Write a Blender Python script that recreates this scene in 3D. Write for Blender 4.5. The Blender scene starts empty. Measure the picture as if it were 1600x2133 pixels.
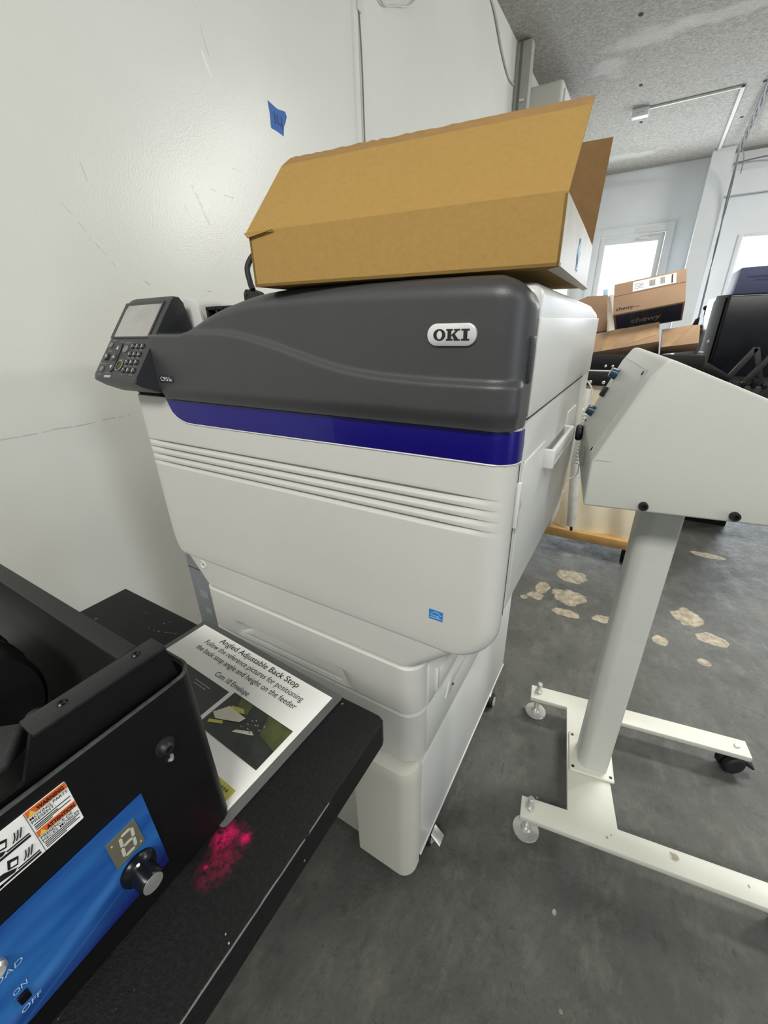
import bpy, bmesh, math, random
from mathutils import Vector, Matrix, Quaternion
random.seed(7)
sc = bpy.context.scene
COL = sc.collection
PI = math.pi

# ------------------------------------------------------------------ camera, world, light, exposure
cam = bpy.data.cameras.new('camera'); co = bpy.data.objects.new('camera', cam); COL.objects.link(co)
cam.sensor_fit = 'HORIZONTAL'; cam.sensor_width = 36.0; cam.lens = 856.96 / 1600 * 36
cam.clip_start = 0.01; cam.clip_end = 100
right = Vector((0.85906871, 0.51135553, -0.02272601)); down = Vector((0.19296034, -0.36465431, -0.91093004))
fwd = Vector((-0.47409625, 0.77816628, -0.41193445))
co.matrix_world = Matrix(((right.x, -down.x, -fwd.x, 0), (right.y, -down.y, -fwd.y, 0), (right.z, -down.z, -fwd.z, 1.06), (0, 0, 0, 1)))
sc.camera = co
sc.view_settings.view_transform = 'Standard'; sc.view_settings.look = 'None'
sc.view_settings.gamma = 1.0; sc.view_settings.use_curve_mapping = False
sc.view_settings.exposure = 0.0
sc.cycles.use_denoising = True; sc.cycles.max_bounces = 8; sc.cycles.diffuse_bounces = 5
sc.cycles.sample_clamp_indirect = 6.0
w = bpy.data.worlds.new('world'); sc.world = w; w.use_nodes = True
w.node_tree.nodes['Background'].inputs[0].default_value = (0.80, 0.90, 1.0, 1)
w.node_tree.nodes['Background'].inputs[1].default_value = 5.0

def area(name, loc, target, sx, sy, power, col=(1, 1, 1), portal=False):
    l = bpy.data.lights.new(name, 'AREA'); l.shape = 'RECTANGLE'; l.size = sx; l.size_y = sy; l.energy = power; l.color = col
    o = bpy.data.objects.new(name, l); COL.objects.link(o); o.location = loc
    d = Vector(target) - Vector(loc); o.rotation_euler = d.to_track_quat('-Z', 'Y').to_euler()
    if portal: l.cycles.is_portal = True
    return o
# assumed, unseen ceiling lamps (all outside the frame)
area('assumed_ceiling_lamp', (1.30, 3.45, 2.60), (-1.11, 1.15, 1.50), 0.26, 0.26, 8.5, (1.0, 0.985, 0.92))
area('assumed_ceiling_lamp', (0.50, 1.75, 2.66), (0.50, 1.74, 0), 0.7, 0.3, 19, (1.0, 0.985, 0.92)).data.spread = math.radians(100)
area('assumed_ceiling_lamp', (3.4, 4.6, 2.66), (2.6, 5.2, 0), 1.2, 0.5, 225, (1.0, 0.985, 0.93))
area('assumed_ceiling_lamp', (0.3, -1.4, 2.66), (0.1, -0.4, 0), 1.6, 0.5, 82, (1.0, 0.985, 0.92))
area('assumed_ceiling_lamp', (3.0, -0.6, 2.66), (1.5, 0.2, 0), 1.2, 0.5, 30, (1.0, 0.985, 0.92))
# daylight through the glazed doors in the back wall and an assumed, unseen opening on the right
area('daylight', (-0.45, 6.93, 1.2), (0.2, 0, 1.1), 0.65, 1.4, 45, (0.84, 0.92, 1.0))
area('daylight', (1.4, 6.93, 1.2), (0.6, 0, 1.1), 1.4, 1.4, 70, (0.84, 0.92, 1.0))
area('daylight', (5.9, -0.9, 1.2), (0, -0.2, 1.0), 1.4, 2.0, 60, (0.85, 0.93, 1.0))  # added light for the assumed opening; the right wall is solid, no door modelled

# ------------------------------------------------------------------ materials
def mat(name, col, rough=0.5, metal=0.0, noise=0.0, nscale=20, bump=0.0, bscale=200, spec=0.5, emit=None, coat=0.0, col2=None):
    m = bpy.data.materials.new(name); m.use_nodes = True; nt = m.node_tree; N = nt.nodes; L = nt.links
    b = N['Principled BSDF']
    b.inputs['Base Color'].default_value = (*col, 1); b.inputs['Roughness'].default_value = rough
    b.inputs['Metallic'].default_value = metal; b.inputs['Specular IOR Level'].default_value = spec
    b.inputs['Coat Weight'].default_value = coat
    tc = N.new('ShaderNodeTexCoord')
    if noise > 0 or col2:
        n = N.new('ShaderNodeTexNoise'); n.inputs['Scale'].default_value = nscale; n.inputs['Detail'].default_value = 6
        L.new(tc.outputs['Object'], n.inputs['Vector'])
        r = N.new('ShaderNodeValToRGB'); r.color_ramp.elements[0].position = 0.3; r.color_ramp.elements[1].position = 0.7
        c2 = col2 or tuple(min(1, c * (1 + noise)) for c in col); c1 = col if col2 else tuple(c * (1 - noise) for c in col)
        r.color_ramp.elements[0].color = (*c1, 1); r.color_ramp.elements[1].color = (*c2, 1)
        L.new(n.outputs['Fac'], r.inputs['Fac']); L.new(r.outputs['Color'], b.inputs['Base Color'])
    if bump > 0:
        n = N.new('ShaderNodeTexNoise'); n.inputs['Scale'].default_value = bscale; n.inputs['Detail'].default_value = 3
        L.new(tc.outputs['Object'], n.inputs['Vector'])
        bp = N.new('ShaderNodeBump'); bp.inputs['Strength'].default_value = bump; bp.inputs['Distance'].default_value = 0.001
        L.new(n.outputs['Fac'], bp.inputs['Height']); L.new(bp.outputs['Normal'], b.inputs['Normal'])
    if emit: b.inputs['Emission Color'].default_value = (*emit, 1); b.inputs['Emission Strength'].default_value = 1
    return m
def mathn(nt, op, a, b=None, clamp=False):
    n = nt.nodes.new('ShaderNodeMath'); n.operation = op; n.use_clamp = clamp
    for i, v in enumerate((a, b)):
        if v is None: continue
        if isinstance(v, (int, float)): n.inputs[i].default_value = v
        else: nt.links.new(v, n.inputs[i])
    return n.outputs[0]
def blob(nt, pos, c, r, wob=0.5, nscale=30, soft=0.08):
    """mask (0..1) of an irregular patch of the surface centred at c with radii r"""
    N, L = nt.nodes, nt.links
    s = N.new('ShaderNodeVectorMath'); s.operation = 'SUBTRACT'; L.new(pos, s.inputs[0]); s.inputs[1].default_value = c
    d = N.new('ShaderNodeVectorMath'); d.operation = 'DIVIDE'; L.new(s.outputs[0], d.inputs[0]); d.inputs[1].default_value = r
    l = N.new('ShaderNodeVectorMath'); l.operation = 'LENGTH'; L.new(d.outputs[0], l.inputs[0])
    n = N.new('ShaderNodeTexNoise'); n.inputs['Scale'].default_value = nscale; n.inputs['Detail'].default_value = 4; L.new(pos, n.inputs['Vector'])
    v = mathn(nt, 'ADD', l.outputs['Value'], mathn(nt, 'MULTIPLY', mathn(nt, 'SUBTRACT', n.outputs['Fac'], 0.5), wob * 4))
    m = N.new('ShaderNodeMapRange'); m.inputs['From Min'].default_value = 1 + soft; m.inputs['From Max'].default_value = 1 - soft
    L.new(v, m.inputs['Value']); return m.outputs['Result']
def stroke(nt, pos, a, b, wd, wobble=0.004, nscale=8, breaks=0.0):
    """mask of a thin line from a to b"""
    N, L = nt.nodes, nt.links
    A, B = Vector(a), Vector(b); D = B - A; ln = D.length; D.normalize()
    nz = N.new('ShaderNodeTexNoise'); nz.inputs['Scale'].default_value = nscale; nz.inputs['Detail'].default_value = 3; L.new(pos, nz.inputs['Vector'])
    off = N.new('ShaderNodeVectorMath'); off.operation = 'SUBTRACT'; L.new(nz.outputs['Color'], off.inputs[0]); off.inputs[1].default_value = (0.5, 0.5, 0.5)
    sc_ = N.new('ShaderNodeVectorMath'); sc_.operation = 'SCALE'; L.new(off.outputs[0], sc_.inputs[0]); sc_.inputs['Scale'].default_value = wobble
    p = N.new('ShaderNodeVectorMath'); p.operation = 'ADD'; L.new(pos, p.inputs[0]); L.new(sc_.outputs[0], p.inputs[1])
    s = N.new('ShaderNodeVectorMath'); s.operation = 'SUBTRACT'; L.new(p.outputs[0], s.inputs[0]); s.inputs[1].default_value = A
    dt = N.new('ShaderNodeVectorMath'); dt.operation = 'DOT_PRODUCT'; L.new(s.outputs[0], dt.inputs[0]); dt.inputs[1].default_value = D
    t = mathn(nt, 'MINIMUM', mathn(nt, 'MAXIMUM', dt.outputs['Value'], 0.0), ln)
    q = N.new('ShaderNodeVectorMath'); q.operation = 'SCALE'; q.inputs[0].default_value = D; L.new(t, q.inputs['Scale'])
    r = N.new('ShaderNodeVectorMath'); r.operation = 'DISTANCE'; L.new(s.outputs[0], r.inputs[0]); L.new(q.outputs[0], r.inputs[1])
    m = N.new('ShaderNodeMapRange'); m.inputs['From Min'].default_value = wd; m.inputs['From Max'].default_value = wd * 0.3
    L.new(r.outputs['Value'], m.inputs['Value']); out = m.outputs['Result']
    if breaks:
        n2 = N.new('ShaderNodeTexNoise'); n2.inputs['Scale'].default_value = 60; L.new(pos, n2.inputs['Vector'])
        out = mathn(nt, 'MULTIPLY', out, mathn(nt, 'GREATER_THAN', n2.outputs['Fac'], breaks))
    return out
def mixc(nt, fac, c1, c2):
    n = nt.nodes.new('ShaderNodeMix'); n.data_type = 'RGBA'
    def put(v, s):
        if isinstance(v, tuple): s.default_value = (*v, 1)
        else: nt.links.new(v, s)
    if isinstance(fac, (int, float)): n.inputs[0].default_value = fac
    else: nt.links.new(fac, n.inputs[0])
    put(c1, n.inputs[6]); put(c2, n.inputs[7]); return n.outputs[2]
def noise(nt, pos, scale, detail=5, rough=0.6, lo=0.35, hi=0.65, stretch=None):
    N, L = nt.nodes, nt.links
    if stretch:
        mp = N.new('ShaderNodeMapping'); L.new(pos, mp.inputs['Vector']); mp.inputs['Scale'].default_value = stretch; pos = mp.outputs[0]
    n = N.new('ShaderNodeTexNoise'); n.inputs['Scale'].default_value = scale; n.inputs['Detail'].default_value = detail; n.inputs['Roughness'].default_value = rough
    L.new(pos, n.inputs['Vector'])
    m = N.new('ShaderNodeMapRange'); m.inputs['From Min'].default_value = lo; m.inputs['From Max'].default_value = hi; L.new(n.outputs['Fac'], m.inputs['Value'])
    return m.outputs['Result']
def newmat(name, rough=0.5, spec=0.5):
    m = bpy.data.materials.new(name); m.use_nodes = True; nt = m.node_tree
    g = nt.nodes.new('ShaderNodeNewGeometry'); b = nt.nodes['Principled BSDF']
    b.inputs['Roughness'].default_value = rough; b.inputs['Specular IOR Level'].default_value = spec
    return m, nt, g.outputs['Position'], b
def setbump(nt, b, h, strength, dist=0.002):
    bp = nt.nodes.new('ShaderNodeBump'); bp.inputs['Strength'].default_value = strength; bp.inputs['Distance'].default_value = dist
    nt.links.new(h, bp.inputs['Height']); nt.links.new(bp.outputs['Normal'], b.inputs['Normal'])

M = {}
# wall paint: glossy orange peel, scuffs, hairline crack
m, nt, pos, b = newmat('wall_paint', 0.28, 0.45)
c = mixc(nt, noise(nt, pos, 1.6, 4), (0.66, 0.66, 0.61), (0.70, 0.70, 0.655))
for a_, b_, w_, col_ in [((-1.11, 0.20, 0.861), (-1.11, 0.58, 0.866), 0.0018, (0.25, 0.25, 0.23)),
                  ((-1.11, 0.895, 1.405), (-1.11, 0.93, 1.33), 0.005, (0.40, 0.40, 0.38)),
                  ((-1.11, 0.955, 1.41), (-1.11, 1.03, 1.405), 0.0022, (0.3, 0.3, 0.28)),
                  ((-1.11, 0.935, 1.49), (-1.11, 0.96, 1.475), 0.003, (0.35, 0.35, 0.33)),
                  ((-1.11, 1.04, 1.475), (-1.11, 1.09, 1.478), 0.0015, (0.3, 0.3, 0.3)),
                  ((-1.11, 0.56, 1.31), (-1.11, 0.64, 1.20), 0.003, (0.50, 0.50, 0.46)),
                  ((-1.11, 0.60, 1.26), (-1.11, 0.66, 1.19), 0.002, (0.78, 0.78, 0.72)),
                  ((-1.11, 0.62, 1.40), (-1.11, 0.625, 1.36), 0.002, (0.42, 0.42, 0.4)),
                  ((-1.11, 0.70, 1.18), (-1.11, 0.715, 1.17), 0.004, (0.40, 0.38, 0.34)),
                  ((-1.11, 0.885, 1.162), (-1.11, 0.90, 1.161), 0.002, (0.3, 0.28, 0.25)),
                  ((-1.11, 0.992, 1.79), (-1.11, 1.018, 1.70), 0.0016, (0.32, 0.31, 0.27)),
                  ((-1.11, 0.998, 1.70), (-1.11, 1.012, 1.66), 0.006, (0.9, 0.9, 0.88)),
                  ((-1.11, 1.10, 1.62), (-1.11, 1.115, 1.615), 0.002, (0.85, 0.85, 0.82)),
                  ((-1.11, 0.86, 1.36), (-1.11, 0.90, 1.28), 0.0018, (0.42, 0.42, 0.4))]:
    c = mixc(nt, mathn(nt, 'MULTIPLY', stroke(nt, pos, a_, b_, w_, 0.010, 14, 0.47), 0.55), c, col_)
nt.links.new(c, b.inputs['Base Color'])
hb = mathn(nt, 'ADD', noise(nt, pos, 210, 2, 0.5, 0.2, 0.8), mathn(nt, 'MULTIPLY', noise(nt, pos, 4, 2, 0.5, 0, 1), 1.0))
setbump(nt, b, hb, 0.22, 0.0008); M['wall'] = m
M['plain_wall'] = mat('plain_wall_paint', (0.62, 0.64, 0.66), 0.5, noise=0.03, nscale=4, bump=0.2, bscale=60)
M['white_trim'] = mat('white_trim_paint', (0.62, 0.63, 0.64), 0.4, noise=0.02, nscale=9)
# stippled ceiling with repaired patches
m, nt, pos, b = newmat('stippled_ceiling', 0.9, 0.2)
c = mixc(nt, noise(nt, pos, 55, 4, 0.7, 0.3, 0.7), (0.28, 0.262, 0.23), (0.52, 0.49, 0.44))
for cc, rr in [((-0.62, 4.3, 2.72), (0.10, 0.14, 1)), ((-0.35, 4.05, 2.72), (0.22, 0.10, 1)), ((0.05, 4.05, 2.72), (0.32, 0.07, 1)), ((-0.9, 6.4, 2.72), (0.6, 0.1, 1))]:
    c = mixc(nt, mathn(nt, 'MULTIPLY', blob(nt, pos, cc, rr, 0.6, 9, 0.3), 0.6), c, (0.60, 0.57, 0.52))
for cc in [(-0.42, 3.78, 2.72), (-0.44, 4.72, 2.72), (-0.455, 5.48, 2.72), (0.38, 5.2, 2.72), (0.33, 5.9, 2.72)]:
    c = mixc(nt, blob(nt, pos, cc, (0.014, 0.025, 1), 0.3, 60, 0.2), c, (0.05, 0.045, 0.04))
nt.links.new(c, b.inputs['Base Color']); setbump(nt, b, noise(nt, pos, 60, 5, 0.7, 0.2, 0.8), 0.9, 0.006); M['ceiling'] = m
# painted concrete floor
m, nt, pos, b = newmat('grey_painted_concrete', 0.42, 0.5)
c = mixc(nt, noise(nt, pos, 3.5, 6, 0.65, 0.35, 0.65), (0.052, 0.054, 0.049), (0.090, 0.092, 0.084))
c = mixc(nt, mathn(nt, 'MULTIPLY', noise(nt, pos, 22, 6, 0.7, 0.55, 0.75), 0.7), c, (0.022, 0.022, 0.020))
c = mixc(nt, mathn(nt, 'MULTIPLY', noise(nt, pos, 70, 6, 0.75, 0.56, 0.66), 0.7), c, (0.045, 0.045, 0.04))
c = mixc(nt, mathn(nt, 'MULTIPLY', noise(nt, pos, 11, 9, 0.8, 0.50, 0.68, (1, 0.6, 1)), 0.55), c, (0.17, 0.165, 0.14))
cream = mixc(nt, noise(nt, pos, 40, 5), (0.20, 0.165, 0.115), (0.42, 0.37, 0.27))
for cc, rr in [((-0.094, 1.796, 0), (0.070, 0.060, 1)), ((-0.195, 1.64, 0), (0.030, 0.055, 1)), ((-0.205, 1.565, 0), (0.040, 0.030, 1)),
               ((-0.085, 1.62, 0), (0.070, 0.065, 1)), ((-0.075, 1.50, 0), (0.06, 0.028, 1)), ((0.055, 1.53, 0), (0.05, 0.026, 1)),
               ((0.335, 1.70, 0), (0.055, 0.07, 1)), ((0.40, 1.60, 0), (0.06, 0.035, 1)), ((0.24, 1.50, 0), (0.03, 0.03, 1)), ((-0.25, 1.53, 0), (0.02, 0.015, 1)),
               ((0.37, 1.45, 0), (0.025, 0.02, 1)), ((0.056, 0.515, 0), (0.005, 0.008, 1)), ((-0.103, 0.971, 0), (0.012, 0.006, 1)),
               ((0.45, 2.3, 0), (0.08, 0.03, 1)), ((0.09, 0.385, 0), (0.004, 0.004, 1)), ((-0.02, 0.72, 0), (0.004, 0.004, 1))]:
    c = mixc(nt, blob(nt, pos, cc, tuple(q * 0.85 for q in rr[:2]) + (1,), 0.36, 22, 0.05), c, cream)
for a_, b_, w_, br in [((-0.42, 0.215, 0), (-0.27, 0.245, 0), 0.0016, 0), ((-0.27, 0.245, 0), (-0.10, 0.20, 0), 0.0014, 0.35), ((-0.28, 0.41, 0), (-0.16, 0.385, 0), 0.0018, 0.3),
                    ((-0.16, 0.385, 0), (-0.06, 0.37, 0), 0.0014, 0.35), ((-0.02, 0.415, 0), (0.02, 0.355, 0), 0.004, 0.4), ((0.22, 1.12, 0), (0.26, 0.93, 0), 0.002, 0.3),
                    ((0.26, 1.0, 0), (0.50, 1.28, 0), 0.0016, 0.3), ((0.24, 0.72, 0), (0.29, 0.80, 0), 0.002, 0.3), ((0.33, 2.0, 0), (0.42, 1.75, 0), 0.004, 0.3),
                    ((0.3, 0.5, 0), (0.42, 0.52, 0), 0.002, 0.3), ((0.4, 0.9, 0), (0.52, 0.84, 0), 0.0018, 0.3), ((-0.12, 0.78, 0), (-0.10, 0.62, 0), 0.006, 0.5), ((-0.17, 0.30, 0), (-0.14, 0.27, 0), 0.003, 0.4)]:
    c = mixc(nt, mathn(nt, 'MULTIPLY', stroke(nt, pos, a_, b_, w_ * 0.8, 0.035, 12, br), 0.6), c, (0.025, 0.025, 0.022))
nt.links.new(c, b.inputs['Base Color'])
rg = nt.nodes.new('ShaderNodeMapRange'); nt.links.new(noise(nt, pos, 12, 6, 0.7, 0.3, 0.7), rg.inputs['Value']); rg.inputs['To Min'].default_value = 0.42; rg.inputs['To Max'].default_value = 0.68
nt.links.new(rg.outputs[0], b.inputs['Roughness'])
setbump(nt, b, mathn(nt, 'ADD', noise(nt, pos, 26, 8, 0.75, 0.25, 0.75), mathn(nt, 'MULTIPLY', noise(nt, pos, 90, 3, 0.6, 0.3, 0.7, (1, 0.35, 1)), 0.35)), 0.55, 0.005); M['floor'] = m
# black powder coat table with magenta toner stain and worn edge
m, nt, pos, b = newmat('black_powder_coat', 0.52, 0.22)
c = mixc(nt, noise(nt, pos, 300, 3, 0.6, 0.4, 0.7), (0.004, 0.004, 0.0045), (0.009, 0.009, 0.0095))
st = mathn(nt, 'MULTIPLY', noise(nt, pos, 260, 4, 0.7, 0.38, 0.58), 1.0)
for cc, rr, k, sf in [((-0.2045, 0.0915, 0.71), (0.0065, 0.0085, 1), 0.9, 0.5), ((-0.1945, 0.0835, 0.71), (0.008, 0.014, 1), 0.35, 0.9), ((-0.190, 0.0985, 0.71), (0.0032, 0.0035, 1), 0.9, 0.5), ((-0.200, 0.071, 0.71), (0.0014, 0.0014, 1), 1, 0.4)]:
    c = mixc(nt, mathn(nt, 'MULTIPLY', mathn(nt, 'MULTIPLY', blob(nt, pos, cc, rr, 0.25, 120, sf), st), k), c, (0.48, 0.003, 0.085))
c = mixc(nt, mathn(nt, 'MULTIPLY', stroke(nt, pos, (-0.1503, 0.15, 0.7095), (-0.1503, -0.3, 0.7095), 0.0009, 0.001, 60, 0.30), 0.45), c, (0.35, 0.34, 0.33))
c = mixc(nt, stroke(nt, pos, (-0.183, 0.005, 0.71), (-0.187, -0.012, 0.71), 0.0012, 0.002, 60, 0.45), c, (0.25, 0.25, 0.25))
c = mixc(nt, stroke(nt, pos, (-0.475, 0.205, 0.71), (-0.445, 0.215, 0.71), 0.001, 0.004, 60, 0.45), c, (0.25, 0.25, 0.25))
c = mixc(nt, noise(nt, pos, 140, 2, 0.5, 0.745, 0.76), c, (0.3, 0.3, 0.3))
nt.links.new(c, b.inputs['Base Color']); setbump(nt, b, noise(nt, pos, 500, 2), 0.25, 0.0006); M['black_table'] = m
M['black_steel'] = mat('black_painted_steel', (0.0025, 0.0025, 0.003), 0.5, noise=0.3, nscale=60, bump=0.15, bscale=900, spec=0.3)
M['black_flange'] = mat('black_satin_flange', (0.012, 0.012, 0.0125), 0.48, noise=0.15, nscale=300, bump=0.15, bscale=900, spec=0.4)
M['worn_edge'] = mat('worn_black_edge', (0.05, 0.05, 0.048), 0.6, col2=(0.016, 0.016, 0.016), nscale=200)
M['black_rubber'] = mat('black_rubber', (0.005, 0.005, 0.0055), 0.6, noise=0.2)
M['black_gloss'] = mat('glossy_black_panel', (0.004, 0.005, 0.008), 0.25, noise=0.5, nscale=12, bump=0.08, bscale=15, spec=0.3)
M['printer_white'] = mat('printer_off_white', (0.56, 0.555, 0.53), 0.42, noise=0.012, nscale=10, bump=0.18, bscale=900)
M['printer_side'] = mat('printer_side_white', (0.60, 0.605, 0.59), 0.34, noise=0.012, nscale=10, bump=0.15, bscale=900)
M['pedestal'] = mat('pedestal_ivory', (0.56, 0.55, 0.49), 0.48, noise=0.012, nscale=10, bump=0.15, bscale=900)
M['rear_beige'] = mat('beige_rear_cover', (0.58, 0.53, 0.44), 0.5, noise=0.02)
M['charcoal'] = mat('charcoal_plastic', (0.044, 0.044, 0.047), 0.38, noise=0.04, nscale=20, bump=0.18, bscale=1100)
M['charcoal_dark'] = mat('dark_charcoal_plastic', (0.024, 0.026, 0.029), 0.36, noise=0.04, nscale=20, bump=0.3, bscale=1100)
M['blue_band'] = mat('metallic_blue_band', (0.008, 0.004, 0.19), 0.30, metal=0.35, noise=0.03, nscale=20, coat=0.3)
M['seam'] = mat('panel_gap', (0.02, 0.02, 0.02), 0.8)
M['grey_lower'] = mat('blue_grey_side_cover', (0.17, 0.18, 0.20), 0.5, noise=0.02)
M['badge'] = mat('silver_badge', (0.72, 0.72, 0.73), 0.28, metal=0.5, noise=0.01)
M['ink'] = mat('black_ink', (0.006, 0.006, 0.006), 0.5)
M['navy_ink'] = mat('navy_ink', (0.02, 0.03, 0.12), 0.5)
M['white_ink'] = mat('white_print', (0.70, 0.70, 0.70), 0.5)
M['grey_ink'] = mat('grey_print', (0.35, 0.36, 0.36), 0.5)
M['light_blue_ink'] = mat('pale_blue_print', (0.42, 0.62, 0.85), 0.4)
M['lcd'] = mat('dusty_grey_display', (0.34, 0.325, 0.315), 0.42, noise=0.12, nscale=30)
M['button_grey'] = mat('grey_key', (0.15, 0.16, 0.15), 0.5)
M['button_black'] = mat('black_key', (0.02, 0.021, 0.023), 0.3)
M['chrome'] = mat('bright_zinc', (0.62, 0.62, 0.60), 0.34, metal=0.75, noise=0.08, nscale=80)
M['stand_paint'] = mat('cream_powder_coat', (0.57, 0.57, 0.51), 0.40, noise=0.03, nscale=14, bump=0.25, bscale=500)
nt = M['stand_paint'].node_tree; b = nt.nodes['Principled BSDF']; g_ = nt.nodes.new('ShaderNodeNewGeometry'); pos = g_.outputs['Position']
src = b.inputs['Base Color'].links[0].from_socket; c = src
for cc, rr in [((0.242, 0.685, 0.08), (0.0075, 0.0075, 1)), ((0.124, 0.656, 0.08), (0.0025, 0.003, 1)), ((0.13, 0.665, 0.08), (0.0015, 0.002, 1)), ((0.36, 0.700, 0.08), (0.002, 0.003, 1))]:
    c = mixc(nt, mathn(nt, 'MULTIPLY', blob(nt, pos, cc, rr, 0.5, 160, 0.25), 0.75), c, (0.16, 0.13, 0.05))
nt.links.new(c, b.inputs['Base Color'])
M['post_paint'] = mat('grey_green_powder_coat', (0.53, 0.535, 0.50), 0.42, noise=0.02, nscale=14, bump=0.15, bscale=500)
M['housing_paint'] = mat('pale_grey_powder_coat', (0.50, 0.505, 0.47), 0.42, noise=0.015, nscale=8, bump=0.12, bscale=600)
M['card'] = mat('kraft_cardboard', (0.345, 0.215, 0.068), 0.85, noise=0.045, nscale=170, bump=0.3, bscale=260, spec=0.15)
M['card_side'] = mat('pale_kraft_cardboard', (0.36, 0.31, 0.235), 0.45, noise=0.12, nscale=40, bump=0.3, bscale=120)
M['card_inner'] = mat('inner_cardboard', (0.19, 0.115, 0.052), 0.9, noise=0.08, nscale=60, bump=0.3, bscale=200, spec=0.1)  # darker kraft, with the rear flap's shading put into the colour
M['card_crease'] = mat('creased_cardboard_strip', (0.27, 0.155, 0.052), 0.85, noise=0.08, nscale=80, bump=0.3, bscale=200)
M['card_far'] = mat('brown_carton', (0.30, 0.19, 0.115), 0.8, noise=0.07, nscale=12)
M['tape_brown'] = mat('shiny_packing_tape', (0.34, 0.22, 0.12), 0.25, noise=0.12, nscale=30, bump=0.5, bscale=40)
M['navy_card'] = mat('navy_printed_card', (0.018, 0.022, 0.060), 0.5, noise=0.15, nscale=14)
M['paper'] = mat('white_paper', (0.88, 0.88, 0.86), 0.55, noise=0.01, nscale=30)
M['laminate'] = mat('clear_laminate_film', (0.10, 0.10, 0.10), 0.22, noise=0.1, nscale=30)
M['canvas'] = mat('beige_canvas', (0.78, 0.68, 0.50), 0.9, noise=0.08, nscale=6, bump=0.6, bscale=14)
M['wood'] = mat('pine_rail', (0.45, 0.26, 0.085), 0.6, noise=0.12, nscale=18)
M['wrap'] = mat('crinkled_white_wrap', (0.55, 0.54, 0.50), 0.35, noise=0.12, nscale=30, bump=1.0, bscale=40)
M['glass'] = mat('bright_glass', (1, 1, 1), 0.02)
M['glass'].node_tree.nodes['Principled BSDF'].inputs['Transmission Weight'].default_value = 1.0
M['glass'].node_tree.nodes['Principled BSDF'].inputs['IOR'].default_value = 1.02
M['orange'] = mat('orange_label_band', (0.72, 0.13, 0.02), 0.4)
M['yellow'] = mat('yellow_triangle', (0.75, 0.55, 0.05), 0.4)
M['tape_blue'] = mat('blue_painters_tape', (0.035, 0.13, 0.42), 0.7, noise=0.06, nscale=60, bump=0.4, bscale=200)
M['photo_dark'] = mat('printed_photo_dark', (0.010, 0.014, 0.014), 0.35, col2=(0.028, 0.034, 0.028), nscale=50)
M['photo_olive'] = mat('printed_photo_olive', (0.04, 0.05, 0.018), 0.35, col2=(0.10, 0.12, 0.03), nscale=60)
M['photo_yellow'] = mat('printed_photo_yellow', (0.50, 0.47, 0.08), 0.35, noise=0.1)
M['photo_white'] = mat('printed_photo_white', (0.62, 0.61, 0.50), 0.35, noise=0.05)
M['seg_bg'] = mat('display_window', (0.13, 0.125, 0.085), 0.3, noise=0.03)
M['seg'] = mat('unlit_segment', (0.50, 0.50, 0.44), 0.4)
M['energy'] = mat('sticker_blue', (0.02, 0.20, 0.55), 0.35)
M['ac'] = mat('ivory_plastic_casing', (0.58, 0.58, 0.53), 0.5, noise=0.02)
M['duct'] = mat('grey_painted_duct', (0.36, 0.36, 0.33), 0.5, noise=0.05)
M['pict'] = mat('pale_pictogram', (0.24, 0.25, 0.27), 0.5)
M['green_ring'] = mat('pale_green_ring', (0.40, 0.42, 0.16), 0.4)
M['wire'] = mat('grey_cable', (0.15, 0.15, 0.145), 0.5)
M['white_wire'] = mat('white_painted_cable', (0.50, 0.50, 0.47), 0.5)
M['blue_box'] = mat('slate_blue_carton', (0.055, 0.062, 0.13), 0.6, noise=0.1)
M['cap_blue'] = mat('dark_teal_knob', (0.012, 0.045, 0.075), 0.35)
# blue swirl control label: light waves running along the strip
m, nt, pos, b = newmat('blue_swirl_label', 0.33, 0.45)
mp = nt.nodes.new('ShaderNodeMapping'); nt.links.new(pos, mp.inputs['Vector'])
mp.inputs['Rotation'].default_value = (0.35, 0, 0); mp.inputs['Scale'].default_value = (1, 9, 30)
nn = nt.nodes.new('ShaderNodeTexNoise'); nn.inputs['Scale'].default_value = 1.5; nn.inputs['Detail'].default_value = 2; nt.links.new(mp.outputs[0], nn.inputs['Vector'])
cr = nt.nodes.new('ShaderNodeValToRGB'); nt.links.new(nn.outputs['Fac'], cr.inputs['Fac'])
e = cr.color_ramp.elements; e[0].position = 0.30; e[0].color = (0.004, 0.022, 0.15, 1); e[1].position = 0.72; e[1].color = (0.03, 0.16, 0.45, 1)
x = e.new(0.5); x.color = (0.014, 0.09, 0.33, 1)
sx = nt.nodes.new('ShaderNodeSeparateXYZ'); nt.links.new(pos, sx.inputs[0])
low = nt.nodes.new('ShaderNodeMapRange'); nt.links.new(mathn(nt, 'ADD', sx.outputs['Z'], mathn(nt, 'MULTIPLY', sx.outputs['Y'], -0.22)), low.inputs['Value'])
low.inputs['From Min'].default_value = 0.752; low.inputs['From Max'].default_value = 0.728
c = mixc(nt, low.outputs[0], cr.outputs['Color'], (0.008, 0.014, 0.13))
c = mixc(nt, mathn(nt, 'MULTIPLY', stroke(nt, pos, (-0.213, 0.036, 0.752), (-0.213, -0.06, 0.722), 0.0018, 0.001, 20), 0.6), c, (0.10, 0.22, 0.60))
c = mixc(nt, mathn(nt, 'MULTIPLY', stroke(nt, pos, (-0.213, 0.034, 0.765), (-0.213, -0.05, 0.735), 0.006, 0.002, 20), 0.35), c, (0.08, 0.25, 0.62))
nt.links.new(c, b.inputs['Base Color']); M['swirl'] = m

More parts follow.
